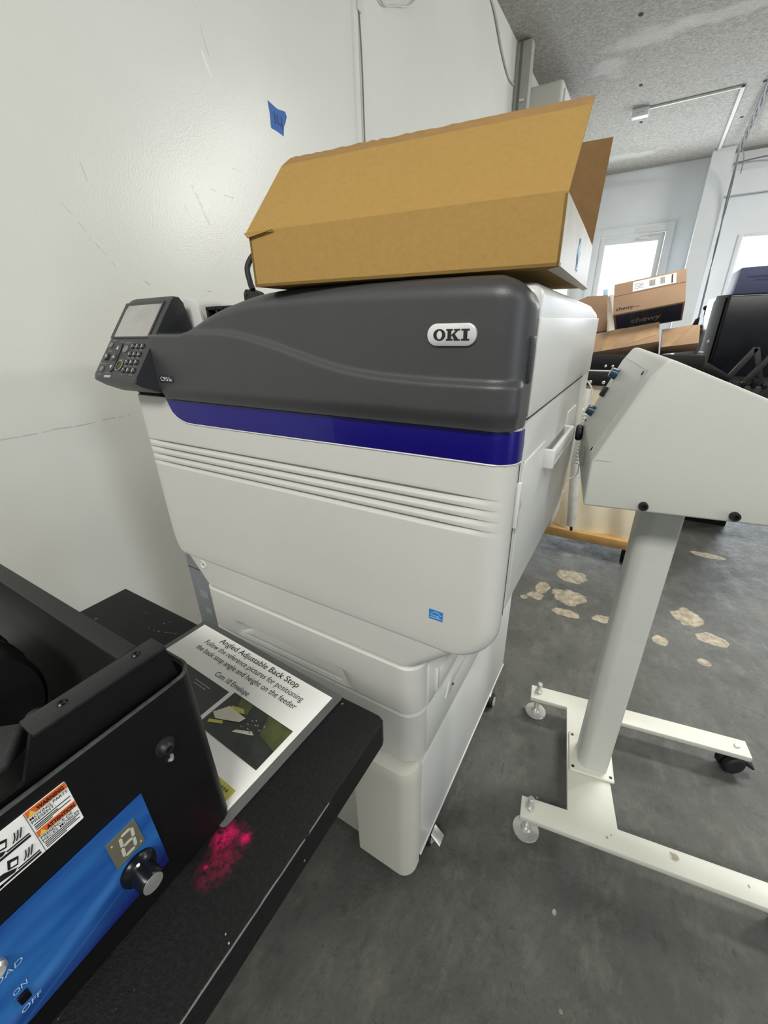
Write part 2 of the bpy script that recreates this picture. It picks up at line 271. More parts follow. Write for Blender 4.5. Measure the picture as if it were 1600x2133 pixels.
# ------------------------------------------------------------------ builders
WM = {}
def link(o): COL.objects.link(o); return o
def thing(name, label, cat, loc=(0, 0, 0), rot=None, group=None, kind=None):
    o = link(bpy.data.objects.new(name, None)); o.empty_display_size = 0.05
    mw = Matrix.Translation(loc) @ (rot.to_4x4() if rot is not None else Matrix.Identity(4))
    o.matrix_world = mw; WM[o.name] = mw
    if kind: o['kind'] = kind
    else: o['label'] = label; o['category'] = cat
    if group: o['group'] = group
    return o
def obj(name, bm, m, parent=None, local=False, smooth=True, label=None, origin=None):
    """one mesh object; vertices are given in world space (or in the parent's space when local)"""
    bmesh.ops.recalc_face_normals(bm, faces=bm.faces)
    pm = WM[parent.name] if parent else Matrix.Identity(4)
    if not local: bm.transform(pm.inverted())
    off = Matrix.Identity(4)
    if parent is None and origin is None and bm.verts:
        xs = [v.co.x for v in bm.verts]; ys = [v.co.y for v in bm.verts]; zs = [v.co.z for v in bm.verts]
        off = Matrix.Translation(((min(xs) + max(xs)) / 2, (min(ys) + max(ys)) / 2, min(zs)))
        bm.transform(off.inverted())
    me = bpy.data.meshes.new(name); bm.to_mesh(me); bm.free()
    if isinstance(m, (list, tuple)):
        for q in m: me.materials.append(M[q])
    else: me.materials.append(M[m])
    if smooth:
        me.polygons.foreach_set('use_smooth', [True] * len(me.polygons))
        try: me.set_sharp_from_angle(angle=math.radians(35))
        except Exception: pass
    o = link(bpy.data.objects.new(name, me))
    if parent: o.parent = parent
    o.matrix_basis = off
    WM[o.name] = pm @ off
    if label: o['label'] = label
    return o
def tag(o, label, cat, group=None): 
    o['label'] = label; o['category'] = cat
    if group: o['group'] = group
    return o
def struct(name, bm, m, parent=None, smooth=False):
    o = obj(name, bm, m, parent, smooth=smooth)
    if parent is None: o['kind'] = 'structure'
    return o
def box(bm, x0, x1, y0, y1, z0, z1, bev=0.0, seg=2, mi=0):
    t = bmesh.new(); bmesh.ops.create_cube(t, size=1)
    for v in t.verts: v.co = Vector(((x0 + x1) / 2 + v.co.x * (x1 - x0), (y0 + y1) / 2 + v.co.y * (y1 - y0), (z0 + z1) / 2 + v.co.z * (z1 - z0)))
    if bev: bmesh.ops.bevel(t, geom=list(t.edges), offset=bev, segments=seg, affect='EDGES', profile=0.5)
    merge(bm, t, mi); return bm
def merge(bm, t, mi=0, mtx=None):
    if mtx is not None: t.transform(mtx)
    vm = {v: bm.verts.new(v.co) for v in t.verts}
    for f in t.faces:
        try: nf = bm.faces.new([vm[v] for v in f.verts]); nf.material_index = mi
        except ValueError: pass
    t.free()
def B(*a, **k): return box(bmesh.new(), *a, **k)
def prism(bm, pts, d, bev=0.0, seg=2, mi=0):
    """closed prism: base polygon pts (3D) extruded by vector d"""
    t = bmesh.new(); d = Vector(d)
    lo = [t.verts.new(Vector(p)) for p in pts]; hi = [t.verts.new(Vector(p) + d) for p in pts]; n = len(pts)
    t.faces.new(lo[::-1]); t.faces.new(hi)
    for i in range(n): t.faces.new((lo[i], lo[(i + 1) % n], hi[(i + 1) % n], hi[i]))
    bmesh.ops.recalc_face_normals(t, faces=t.faces)
    if bev: bmesh.ops.bevel(t, geom=list(t.edges), offset=bev, segments=seg, affect='EDGES', profile=0.5)
    merge(bm, t, mi); return bm
def P(*a, **k): return prism(bmesh.new(), *a, **k)
def loft(bm, rings, cap0=True, cap1=True, closed=True, mi=0):
    R = [[bm.verts.new(Vector(p)) for p in r] for r in rings]; n = len(R[0])
    for a, b_ in zip(R, R[1:]):
        for i in range(n if closed else n - 1):
            f = bm.faces.new((a[i], a[(i + 1) % n], b_[(i + 1) % n], b_[i])); f.material_index = mi
    if cap0: bm.faces.new(R[0][::-1]).material_index = mi
    if cap1: bm.faces.new(R[-1]).material_index = mi
    return bm
def frame_for(d):
    d = Vector(d).normalized(); a = Vector((0, 0, 1)) if abs(d.z) < 0.9 else Vector((1, 0, 0))
    u = d.cross(a).normalized(); return u, d.cross(u).normalized()
def cyl(bm, p0, p1, r0, r1=None, n=24, bev=0.0, mi=0):
    p0, p1 = Vector(p0), Vector(p1); r1 = r0 if r1 is None else r1; u, v = frame_for(p1 - p0); d = (p1 - p0).normalized()
    prof = [(p0, r0), (p1, r1)]
    if bev: prof = [(p0, r0 - bev), (p0 + d * bev, r0), (p1 - d * bev, r1), (p1, r1 - bev)]
    return loft(bm, [[c_ + (u * math.cos(2 * PI * i / n) + v * math.sin(2 * PI * i / n)) * r for i in range(n)] for c_, r in prof], mi=mi)
def CY(*a, **k): return cyl(bmesh.new(), *a, **k)
def catmull(pts, n=8):
    pts = [Vector(p) for p in pts]; q = [pts[0] * 2 - pts[1]] + pts + [pts[-1] * 2 - pts[-2]]; out = []
    for i in range(1, len(q) - 2):
        for k in range(n):
            t = k / n; a, b_, c_, d = q[i - 1], q[i], q[i + 1], q[i + 2]
            out.append(0.5 * ((2 * b_) + (c_ - a) * t + (2 * a - 5 * b_ + 4 * c_ - d) * t * t + (3 * b_ - a - 3 * c_ + d) * t ** 3))
    return out + [pts[-1]]
def tube(bm, pts, r, n=8, curve=8, mi=0):
    p = catmull(pts, curve) if curve else [Vector(q) for q in pts]
    rings = []; u = None
    for i, c_ in enumerate(p):
        d = (p[min(i + 1, len(p) - 1)] - p[max(i - 1, 0)]).normalized()
        if u is None: u, _ = frame_for(d)
        u = (u - d * u.dot(d)).normalized(); v = d.cross(u)
        rings.append([c_ + (u * math.cos(2 * PI * k / n) + v * math.sin(2 * PI * k / n)) * r for k in range(n)])
    return loft(bm, rings, mi=mi)
def lathe(bm, prof, o, axis, n=32, mi=0):
    o = Vector(o); a = Vector(axis).normalized(); u, v = frame_for(a)
    return loft(bm, [[o + a * h + (u * math.cos(2 * PI * i / n) + v * math.sin(2 * PI * i / n)) * r for i in range(n)] for r, h in prof], mi=mi)
class Pl:
    """a plane with origin o, reading direction r and up direction u"""
    def __init__(s, o, r, u): s.o = Vector(o); s.r = Vector(r).normalized(); s.u = Vector(u); s.u = (s.u - s.r * s.u.dot(s.r)).normalized(); s.n = s.r.cross(s.u)
    def p(s, a, b_, h=0.0): return s.o + s.r * a + s.u * b_ + s.n * h
    def quad(s, bm, a0, b0, a1, b1, h, t=0.0004, mi=0): return prism(bm, [s.p(a0, b0, h), s.p(a1, b0, h), s.p(a1, b1, h), s.p(a0, b1, h)], s.n * t, mi=mi)
    def poly(s, bm, pts, h, t=0.0004, mi=0): return prism(bm, [s.p(a, b_, h) for a, b_ in pts], s.n * t, mi=mi)
def text(bm, body, pl, a, b_, size, width=None, align='LEFT', h=0.0003, ext=0.0002, shear=0.0, bold=0.0, mi=0):
    cu = bpy.data.curves.new('t', 'FONT'); cu.body = body; cu.size = size; cu.align_x = align; cu.shear = shear; cu.offset = bold * size; cu.extrude = 0; cu.resolution_u = 3
    o = bpy.data.objects.new('t', cu); COL.objects.link(o)
    dg = bpy.context.evaluated_depsgraph_get(); me = bpy.data.meshes.new_from_object(o.evaluated_get(dg))
    t = bmesh.new(); t.from_mesh(me); bpy.data.objects.remove(o); bpy.data.meshes.remove(me)
    if t.verts:
        if width:
            xs = [v.co.x for v in t.verts]; k = width / (max(xs) - min(xs)); x0 = min(xs)
            for v in t.verts: v.co.x = (v.co.x - (x0 if align == 'LEFT' else 0)) * k
        for v in t.verts: v.co = pl.p(a + v.co.x, b_ + v.co.y, h + ext)
    merge(bm, t, mi); return bm
def rrect(x0, x1, y0, y1, r, z, n=6, nx=1):
    """rounded rectangle ring; r = radii (front-left, front-right, back-right, back-left)"""
    if isinstance(r, (int, float)): r = (r,) * 4
    out = []
    C_ = [(x0 + r[0], y0 + r[0], PI, r[0]), (x1 - r[1], y0 + r[1], 1.5 * PI, r[1]), (x1 - r[2], y1 - r[2], 0, r[2]), (x0 + r[3], y1 - r[3], 0.5 * PI, r[3])]
    for k, (cx, cy, a0, rr) in enumerate(C_):
        for i in range(n + 1):
            a = a0 + 0.5 * PI * i / n; out.append((cx + rr * math.cos(a), cy + rr * math.sin(a), z))
        if k == 0 and nx > 1:
            xa, xb = x0 + r[0], x1 - r[1]
            for i in range(1, nx): out.append((xa + (xb - xa) * i / nx, y0, z))
    return out
def smooth(t): t = max(0, min(1, t)); return t * t * (3 - 2 * t)
def lerp_tab(tab, x):
    if x <= tab[0][0]: return tab[0][1]
    for (xa, ya), (xb, yb) in zip(tab, tab[1:]):
        if x <= xb: return ya + (yb - ya) * (x - xa) / (xb - xa)
    return tab[-1][1]
def screw(bm, p, ax, r, h=0.002, mi=0):
    lathe(bm, [(r, 0), (r, h * 0.5), (r * 0.75, h), (r * 0.35, h), (r * 0.35, h * 0.4), (0.0001, h * 0.4)], p, ax, 20, mi=mi)

# ------------------------------------------------------------------ the room
WX = -1.11
struct('floor', B(-1.3, 6.0, -3.5, 7.2, -0.1, 0.0), 'floor')
struct('ceiling', B(-1.3, 6.0, -3.5, 7.2, 2.72, 2.82), 'ceiling')
bm = B(WX - 0.15, WX, -3.5, 7.2, 0, 2.72)
prism(bm, [(WX, 1.685, 0), (WX, 1.725, 0), (WX + 0.006, 1.718, 0), (WX + 0.006, 1.692, 0)], (0, 0, 2.72))
struct('wall_left', bm, 'wall')
struct('wall_right', B(6.0, 6.15, -3.5, 7.2, 0, 2.72), 'plain_wall')
struct('wall_front', B(-1.3, 6.0, -3.65, -3.5, 0, 2.72), 'plain_wall')
bm = bmesh.new()
for a in [(-1.3, -0.90, 7.0, 7.15, 0, 2.72), (-0.90, 0.0, 7.0, 7.15, 2.14, 2.72), (0.0, 0.655, 7.0, 7.15, 0, 2.72), (0.655, 2.3, 7.0, 7.15, 1.935, 2.72), (2.3, 6.0, 7.0, 7.15, 0, 2.72), (0.655, 2.3, 7.0, 7.15, 0, 0.5)]:
    box(bm, *a)
struct('wall_back', bm, 'plain_wall')
struct('trim_1', B(0.20, 0.40, 6.72, 7.0, 0, 2.72), 'plain_wall')
struct('trim_2', B(0.40, 2.6, 6.90, 7.0, 2.32, 2.53, bev=0.004), 'white_trim')
# glazed door with casing, closer
d = thing('door_1', '', '', (-0.45, 7.0, 0), kind='structure')
bm = bmesh.new()
for a in [(-0.90, -0.815, 6.975, 7.05, 0, 2.14), (-0.085, 0.0, 6.975, 7.05, 0, 2.14), (-0.815, -0.085, 6.975, 7.05, 2.05, 2.14)]: box(bm, *a, bev=0.004)
obj('door_casing', bm, 'white_trim', d)
bm = bmesh.new()
for a in [(-0.812, -0.745, 7.0, 7.045, 0.02, 2.045), (-0.150, -0.088, 7.0, 7.045, 0.02, 2.045), (-0.745, -0.150, 7.0, 7.045, 1.96, 2.045), (-0.745, -0.150, 7.0, 7.045, 0.02, 0.3)]: box(bm, *a, bev=0.003)
obj('door_leaf_frame', bm, 'white_trim', d)
obj('glass_pane', B(-0.745, -0.150, 7.02, 7.026, 0.3, 1.96), 'glass', d)
bm = B(-0.36, -0.26, 6.955, 6.99, 1.985, 2.015, bev=0.006); tube(bm, [(-0.30, 6.96, 2.02), (-0.20, 6.95, 2.028), (-0.12, 6.97, 2.03)], 0.006, curve=0); box(bm, -0.42, -0.18, 6.968, 6.976, 2.06, 2.105, bev=0.002)
obj('door_closer', bm, 'ac', d)
d = thing('window_1', '', '', (1.4, 7.0, 0.5), kind='structure')
bm = bmesh.new()
for a in [(0.655, 0.70, 6.985, 7.06, 0.5, 1.935), (2.255, 2.3, 6.985, 7.06, 0.5, 1.935), (0.70, 2.255, 6.985, 7.06, 1.90, 1.935), (0.70, 2.255, 6.985, 7.06, 0.5, 0.55)]: box(bm, *a, bev=0.003)
obj('window_frame', bm, 'white_trim', d)
obj('window_pane', B(0.70, 2.255, 7.02, 7.026, 0.55, 1.90), 'glass', d)

# ceiling raceway with junction box
t = thing('cable_raceway', 'thin white cable raceway bent across the stippled ceiling towards the back wall', 'raceway', (0.25, 5.2, 2.72))
bm = B(-0.39, 0.262, 5.17, 5.19, 2.705, 2.7195, bev=0.002); box(bm, 0.235, 0.262, 5.17, 6.99, 2.700, 2.7195, bev=0.003)
obj('channel', bm, 'ac', t)
bm = B(-0.51, -0.385, 5.14, 5.21, 2.66, 2.7195, bev=0.004)
jb = obj('junction_box', bm, 'white_trim', t)
bm = bmesh.new(); box(bm, -0.475, -0.455, 5.139, 5.1405, 2.683, 2.688); box(bm, -0.44, -0.42, 5.139, 5.1405, 2.683, 2.688); obj('socket_slot', bm, 'grey_ink', jb)
# twisted cable bundle
bm = bmesh.new()
for k in range(3):
    pts = []
    for i in range(40):
        s = i / 39; a = s * 16 + k * 2.1
        y = 4.9 + 1.6 * s; pts.append((0.415 + 0.014 * math.cos(a) * (1 if s < .95 else .2), y, 2.700 - 0.10 * s * s + 0.010 * math.sin(a)))
    tube(bm, pts, 0.009, 6, 2)
tube(bm, [(0.415, 6.50, 2.60), (0.425, 6.62, 2.45), (0.43, 6.68, 2.2), (0.45, 6.69, 1.8), (0.45, 6.70, 1.4), (0.47, 6.7, 0.4)], 0.008, 6, 6)
tube(bm, [(0.415, 6.50, 2.60), (0.435, 6.62, 2.45), (0.445, 6.68, 2.2), (0.438, 6.69, 1.8), (0.46, 6.70, 1.4), (0.47, 6.7, 0.4)], 0.005, 6, 6)
tube(bm, [(0.415, 6.4, 2.63), (0.47, 6.5, 2.55), (0.48, 6.52, 2.42)], 0.005, 6, 6)
tag(obj('cable_bundle', bm, 'wire'), 'twisted grey cables running along the ceiling and hanging down beside the back pillar', 'cable')
bm = bmesh.new(); tube(bm, [(0.42, 6.89, 2.60), (0.7, 6.89, 2.62), (0.95, 6.89, 2.60), (1.4, 6.89, 2.62)], 0.007, 6, 6)
tag(obj('wall_cable', bm, 'wire'), 'dark cable running sideways above the white ledge over the right window', 'cable')
# duct and air conditioner high on the left wall
t = thing('conduit_duct', 'grey painted vertical duct in the corner where the ceiling meets the left wall', 'duct', (-1.06, 3.66, 1.2))
bm = B(-1.109, -1.012, 3.63, 3.70, 1.2, 2.715, bev=0.004); obj('duct_body', bm, 'duct', t)
bm = B(-1.085, -1.070, 3.626, 3.63, 1.2, 2.71, bev=0.001); obj('cover_seam', bm, 'wire', t)
bm = B(-1.065, -1.035, 3.618, 3.631, 2.41, 2.425, bev=0.003); obj('clip', bm, 'white_trim', t)
t = thing('wall_air_conditioner', 'ivory boxy air conditioner high on the left wall behind the grey duct', 'air conditioner', (-0.98, 4.3, 2.2))
obj('casing', B(-1.109, -0.86, 3.95, 4.75, 2.28, 2.60, bev=0.02, seg=3), 'ac', t)
obj('side_vent', B(-0.862, -0.845, 3.99, 4.71, 2.32, 2.56, bev=0.006), 'white_trim', t)
# thin wall cable with clip, loop cable
t = thing('hanging_wall_cable', 'thin grey cable hung from a small clip high on the white wall', 'cable', (WX + 0.01, 1.735, 1.2))
bm = bmesh.new(); tube(bm, [(WX + 0.004, 1.728, 2.10), (WX + 0.006, 1.735, 1.95), (WX + 0.006, 1.737, 1.725), (WX + 0.005, 1.739, 1.2)], 0.0028, 8, 6)
tube(bm, [(WX + 0.004, 1.728, 2.10), (WX + 0.01, 1.75, 2.16), (WX + 0.01, 1.80, 2.3)], 0.0028, 8, 6); obj('cord', bm, 'wire', t)
bm = B(WX, WX + 0.012, 1.712, 1.738, 2.07, 2.125, bev=0.003); obj('clip', bm, 'ac', t)
bm = bmesh.new(); tube(bm, [(WX + 0.01, 1.80, 2.32), (WX + 0.012, 1.86, 2.165), (WX + 0.012, 1.98, 2.192), (WX + 0.012, 2.15, 2.28), (WX + 0.01, 2.3, 2.5)], 0.0035, 8, 8)
tag(obj('drooping_cable', bm, 'white_wire'), 'white cable drooping in a shallow curve across the top of the wall', 'cable')
bm = bmesh.new(); tube(bm, [(WX + 0.005, 2.9, 2.715), (WX + 0.008, 3.12, 2.66), (WX + 0.008, 3.3, 2.56), (WX + 0.008, 3.47, 2.50), (WX + 0.005, 3.60, 2.50)], 0.008, 8, 8)
tag(obj('painted_cable', bm, 'white_wire'), 'painted over cable curving down the wall to the grey duct', 'cable')
# blue tape note
t = thing('tape_note', 'small torn piece of blue masking tape on the wall with 14 written on it', 'tape', (WX, 1.25, 1.61))
pl = Pl((WX, 1.22, 1.613), (0, 1, 0), (0, 0, 1))
bm = bmesh.new(); pl.poly(bm, [(0.000, 0.002), (0.030, 0.000), (0.053, -0.004), (0.058, 0.020), (0.067, 0.032), (0.076, 0.050), (0.070, 0.060), (0.035, 0.056), (-0.003, 0.064), (0.001, 0.035)], 0.0004, 0.0005)
obj('tape_piece', bm, 'tape_blue', t)
bm = bmesh.new()
for a in [[(0.020, 0.017), (0.021, 0.030), (0.019, 0.044)], [(0.032, 0.043), (0.031, 0.027), (0.036, 0.021), (0.049, 0.022)], [(0.051, 0.042), (0.050, 0.025), (0.052, 0.010)]]:
    tube(bm, [pl.p(p[0], p[1], 0.0012) for p in a], 0.0013, 6, 6)
obj('handwriting', bm, 'navy_ink', t, label='handwritten 14 in dark pen')

# ------------------------------------------------------------------ PRINTER
XL, XR, YF = -0.795, -0.098, 0.428
pr = thing('laser_printer', 'large off-white and charcoal floor printer with blue band by the white wall', 'printer', (-0.45, 0.72, 0))
# main side/back shell
prof = [(0.462, 0.70), (0.86, 0.70), (0.955, 0.735), (1.005, 0.82), (1.022, 0.95), (1.022, 1.045), (1.012, 1.066), (0.99, 1.077), (0.90, 1.086), (0.462, 1.096)]
bm = P([(-0.435, y, z) for y, z in prof], (XR + 0.435, 0, 0), bev=0.012, seg=4)
prism(bm, [(XL + 0.004, y, min(z, 0.985)) for y, z in prof[:5]] + [(XL + 0.004, 0.462, 0.985)], (-0.43 - XL, 0, 0), bev=0.010, seg=3)
obj('body_shell', bm, 'printer_side', pr)
bm = P([(XL + 0.03, y + 0.02, z * 0.985 + 0.012) for y, z in [(0.9, 0.62), (1.02, 0.62), (1.035, 0.80), (1.035, 1.03), (0.9, 1.03)]], (XR - XL - 0.045, 0, 0), bev=0.01, seg=3)
obj('rear_cover', bm, 'rear_beige', pr, label='beige rear cover')
# front door + skirt : ring loft with louvre grooves
grooves = [0.8735, 0.8600, 0.8465, 0.8330]
def front_y(x, z):
    d = 0.0
    fade = smooth((x - XL - 0.004) / 0.10 + 0.15) * smooth((XR - 0.004 - x) / 0.09)
    for gz in grooves:
        t = (z - (gz - 0.0045)) / 0.009
        if 0 <= t <= 1: d += 0.0085 * smooth(t / 0.85) if t < 0.85 else 0.0085 * (1 - smooth((t - 0.85) / 0.15))
    return d * fade
zs = [0.957, 0.955, 0.93, 0.90, 0.882]
for gz in grooves:
    for k in range(13): zs.append(gz + 0.0052 - 0.0104 * k / 12)
zs += [0.82, 0.78, 0.74, 0.71, 0.70]
def ring_at(z, x0, x1, y0, y1, rl, rr, nx=70, inset=0.0):
    r = rrect(x0, x1, y0, y1, (rl, rr, 0.004, 0.004), z, 8, nx)
    return [(x, y + (front_y(x, zz) if y < y0 + 0.02 else 0), zz) for x, y, zz in r]
rings = [ring_at(z, XL, XR, YF, 0.455, 0.026, 0.026) for z in zs]
for k in range(1, 11):                                    # rounded lower corners of the door
    a = k / 10 * PI / 2; R_ = 0.062
    ins = R_ * 0.75 * (1 - math.cos(a)); z = 0.694 - R_ * math.sin(a)
    rings.append(ring_at(z, XL + ins * 0.35, XR - ins, YF + 0.003 * (k / 10) ** 3, 0.455, 0.026, 0.026))
bm = loft(bmesh.new(), rings)
obj('front_door', bm, 'printer_white', pr)
# skirt below the door, tapering in to the cassettes
rings = []
for k in range(0, 13):
    t = k / 12; s = smooth(t) * 0.6 + t * 0.4
    z = 0.654 - t * 0.080
    if k < 2: z = 0.66 - 0.01 * k
    x0 = -0.786 + (0.786 - 0.722) * t ** 0.95; x1 = -0.117 - 0.090 * t ** 1.1
    rings.append(rrect(x0, x1, YF + 0.0028, 1.0, (0.03, 0.04 - 0.008 * t, 0.02, 0.02), z, 8, 4))
rings.insert(0, rrect(-0.785, -0.105, YF + 0.012, 1.0, (0.03, 0.03, 0.02, 0.02), 0.70, 8, 4))
bm = loft(bmesh.new(), rings); obj('lower_skirt', bm, 'printer_white', pr)
bm = bmesh.new(); lathe(bm, [(0.0095, -0.004), (0.0095, 0.0010), (0.0080, 0.0016), (0.0066, 0.0002), (0.0001, 0.0002)], (-0.703, YF + 0.0028, 0.620), (0, -1, 0), 28)
obj('lock', bm, 'printer_side', pr)
bm = bmesh.new(); box(bm, -0.7055, -0.7005, YF + 0.0022, YF + 0.004, 0.6193, 0.6207); obj('lock_slot', bm, 'seam', pr)
# cassette trays
def tray(z0, z1, recess):
    rings = []
    zz = [z0, z0 + 0.003] + [z0 + 0.003 + (z1 - z0 - 0.006) * i / 30 for i in range(1, 30)] + [z1 - 0.003, z1]
    for i, z in enumerate(zz):
        ins = 0.003 if i in (0, len(zz) - 1) else 0
        r = rrect(-0.718 + ins, -0.208 - ins, YF + ins, 1.0, (0.03, 0.032, 0.006, 0.006), z, 8, 60)
        if recess:
            out = []
            for x, y, q in r:
                if y < YF + 0.006:
                    a = smooth((x + 0.632) / 0.03) * smooth((-0.335 - x) / 0.05)
                    tz = (q - 0.470) / 0.036
                    dep = 0 if tz < 0 or tz > 1 else (0.028 * smooth(tz / 0.25) * (1 - tz) ** 0.5 if tz < 0.9 else 0.028 * 0.316 * (1 - tz) / 0.1)
                    y += dep * a
                out.append((x, y, q))
            r = out
        rings.append(r)
    return loft(bmesh.new(), rings)
tr = obj('paper_tray', tray(0.4665, 0.568, True), 'printer_white', pr)
bm = bmesh.new(); tube(bm, [(-0.61, YF + 0.006, 0.4725), (-0.36, YF + 0.006, 0.4725)], 0.004, 12, 0); obj('tray_handle', bm, 'printer_side', tr)
obj('paper_tray', tray(0.347, 0.4635, False), 'printer_white', pr)
bm = bmesh.new()      # side covers of the trays with slots and ledges
box(bm, -0.2085, -0.2045, 0.465, 0.99, 0.470, 0.560, bev=0.0015); box(bm, -0.2085, -0.2045, 0.465, 0.99, 0.350, 0.462, bev=0.0015)
box(bm, -0.2055, -0.1995, 0.50, 0.98, 0.478, 0.515, bev=0.0015); box(bm, -0.2055, -0.2015, 0.53, 0.98, 0.425, 0.452, bev=0.0015)
obj('tray_side_cover', bm, 'printer_side', pr)
bm = bmesh.new(); box(bm, -0.2050, -0.1990, 0.490, 0.4935, 0.478, 0.530, bev=0.001); obj('side_latch', bm, 'printer_side', pr)
bm = P([(-0.2045, 0.535, 0.418), (-0.2045, 0.560, 0.418), (-0.2045, 0.560, 0.448), (-0.2045, 0.548, 0.448)], (0.006, 0, 0), bev=0.0008)
obj('side_latch', bm, 'printer_side', pr)
bm = bmesh.new(); screw(bm, (-0.2015, 0.572, 0.420), (1, 0, 0), 0.003); obj('side_screw', bm, 'black_rubber', pr)
# pedestal
bm = bmesh.new()
loft(bm, [rrect(-0.718, -0.208, 0.437, 1.06, (0.01, 0.01, 0.01, 0.01), z, 4) for z in (0.050, 0.345)])
ped = obj('pedestal_cabinet', bm, 'printer_side', pr)
rings = []
for z, ins in [(0.022, 0.004), (0.026, 0.001), (0.31, 0.0), (0.332, 0.0006), (0.340, 0.003), (0.3435, 0.008), (0.345, 0.014)]:
    rings.append(rrect(-0.333 + ins * 0.3, -0.206 - ins, 0.404 + ins, 0.447, (0.006, 0.028, 0.001, 0.001), z, 8, 3))
bm = loft(bmesh.new(), rings)
obj('pedestal_front', bm, 'pedestal', pr, label='ivory front corner cover reaching to the floor')
rings = [rrect(-0.718, -0.325, 0.418 + i, 0.447, (0.02, 0.001, 0.001, 0.001), z, 8, 3) for z, i in [(0.050, 0.002), (0.053, 0), (0.31, 0), (0.335, 0.002), (0.345, 0.010)]]
obj('pedestal_front', loft(bmesh.new(), rings), 'pedestal', pr, label='set back left half of the pedestal front')
bm = bmesh.new(); box(bm, -0.2085, -0.2055, 0.450, 1.055, 0.054, 0.336, bev=0.001); box(bm, -0.2075, -0.2035, 0.448, 1.058, 0.047, 0.053, bev=0.001)
obj('pedestal_side_panel', bm, 'printer_side', pr)
# casters
def caster(x, y, brake):
    bm = bmesh.new(); cyl(bm, (x - 0.011, y, 0.0225), (x + 0.011, y, 0.0225), 0.0222, bev=0.004, n=28)
    c_ = obj('caster', bm, 'black_rubber', pr)
    bm = bmesh.new(); lathe(bm, [(0.014, 0.0), (0.014, 0.002), (0.011, 0.003), (0.009, 0.001), (0.0001, 0.001)], (x + 0.011, y, 0.0225), (1, 0, 0), 24); obj('hub_cap', bm, 'grey_ink', c_)
    bm = bmesh.new(); box(bm, x - 0.014, x + 0.003, y - 0.012, y + 0.012, 0.040, 0.050, bev=0.001); obj('fork', bm, 'chrome', c_)
    if brake:
        bm = P([(x + 0.010, y - 0.012, 0.048), (x + 0.014, y - 0.014, 0.040), (x + 0.032, y - 0.016, 0.028), (x + 0.034, y - 0.016, 0.033)], (0, 0.024, 0.004), bev=0.0015)
        obj('brake_pedal', bm, 'chrome', c_, label='bright metal brake pedal')
caster(-0.212, 0.505, True); caster(-0.205, 0.925, False); caster(-0.68, 0.505, False); caster(-0.68, 0.98, False)
# grey left cover
bm = P([(-0.784, 0.445, 0.66), (-0.788, 0.445, 0.60), (-0.788, 0.445, 0.345), (-0.716, 0.445, 0.345), (-0.716, 0.445, 0.66)], (0, 0.50, 0), bev=0.006)
gl = obj('left_side_cover', bm, 'grey_lower', pr, label='blue-grey plastic cover on the left flank')
plg = Pl((-0.784, 0.4448, 0.42), (1, 0, 0), (0, 0, 1))
for a in [(0.0, 0.01, 0.066, 0.0115), (0.0, 0.165, 0.066, 0.1665)]: bm = bmesh.new(); plg.quad(bm, *a, 0.0002); obj('cover_seam', bm, 'seam', gl)
for a in [(0.022, 0.092, 0.050, 0.112), (0.030, 0.050, 0.050, 0.066)]: bm = bmesh.new(); plg.quad(bm, *a, 0.0002); obj('pictogram', bm, 'pict', gl)
# charcoal front cover
arc = [(-0.680, 1.056), (-0.594, 1.056), (-0.566, 1.067), (-0.539, 1.077), (-0.512, 1.086), (-0.486, 1.092), (-0.462, 1.0975), (-0.439, 1.101), (-0.41, 1.1035), (-0.382, 1.1045), (-0.311, 1.1045), (-0.221, 1.1035), (-0.146, 1.102), (-0.125, 1.101)]
wave = [(-0.70, 1.058), (-0.56, 1.0585), (-0.504, 1.057), (-0.47, 1.053), (-0.442, 1.047), (-0.41, 1.040), (-0.377, 1.031), (-0.345, 1.0225), (-0.319, 1.016), (-0.29, 1.0115), (-0.264, 1.0085), (-0.23, 1.0065), (-0.192, 1.005), (-0.098, 1.004)]
def soft(tab, x, w_=0.012): return sum(lerp_tab(tab, x + w_ * k) for k in (-2, -1, 0, 1, 2)) / 5
R_ = 0.034; YC = 0.418
plan = [(-0.678 + (XR - R_ + 0.678) * i / 90, YC, 0, -1, 0.0) for i in range(91)]
for i in range(1, 13):
    a = i / 12 * PI / 2; plan.append((XR - R_ + R_ * math.sin(a) + 0.0005, YC + R_ - R_ * math.cos(a), math.sin(a), -math.cos(a), i / 12))
plan.append((XR + 0.0005, 0.461, 1, 0, 1.0))
cols = []
nz_ = 72
for (x, y, nx_, ny_, cr_) in plan:
    zt = soft(arc, min(x, -0.12), 0.006) - 0.010 * cr_ ** 2
    wv = soft(wave, x); col = []
    RT = 0.005 + 0.016 * smooth((x + 0.60) / 0.2)
    for j in range(nz_ + 1):
        z = 0.9575 + (zt - 0.9575) * j / nz_
        off = 0.0
        h = 0.0055 * (1 - smooth((z - (wv - 0.004)) / 0.009)) * (1 - smooth((cr_ - 0.55) / 0.3)) 
        off += h
        off -= 0.007 * (1 - smooth((z - 0.9575) / 0.020)) * (1 - 0.8 * cr_)
        tt = (z - (zt - RT)) / RT
        if tt > 0: off -= RT * (1 - math.sqrt(max(0, 1 - min(1, tt) ** 2)))
        col.append(Vector((x + nx_ * off, y + ny_ * off, z)))
    top = col[-1]; col.append(Vector((top.x - nx_ * 0.02, max(top.y - ny_ * 0.03, 0.462) if cr_ < 0.5 else 0.4625, zt + 0.0002)))
    cols.append(col)
bm = bmesh.new(); loft(bm, cols, cap0=False, cap1=False, closed=False)
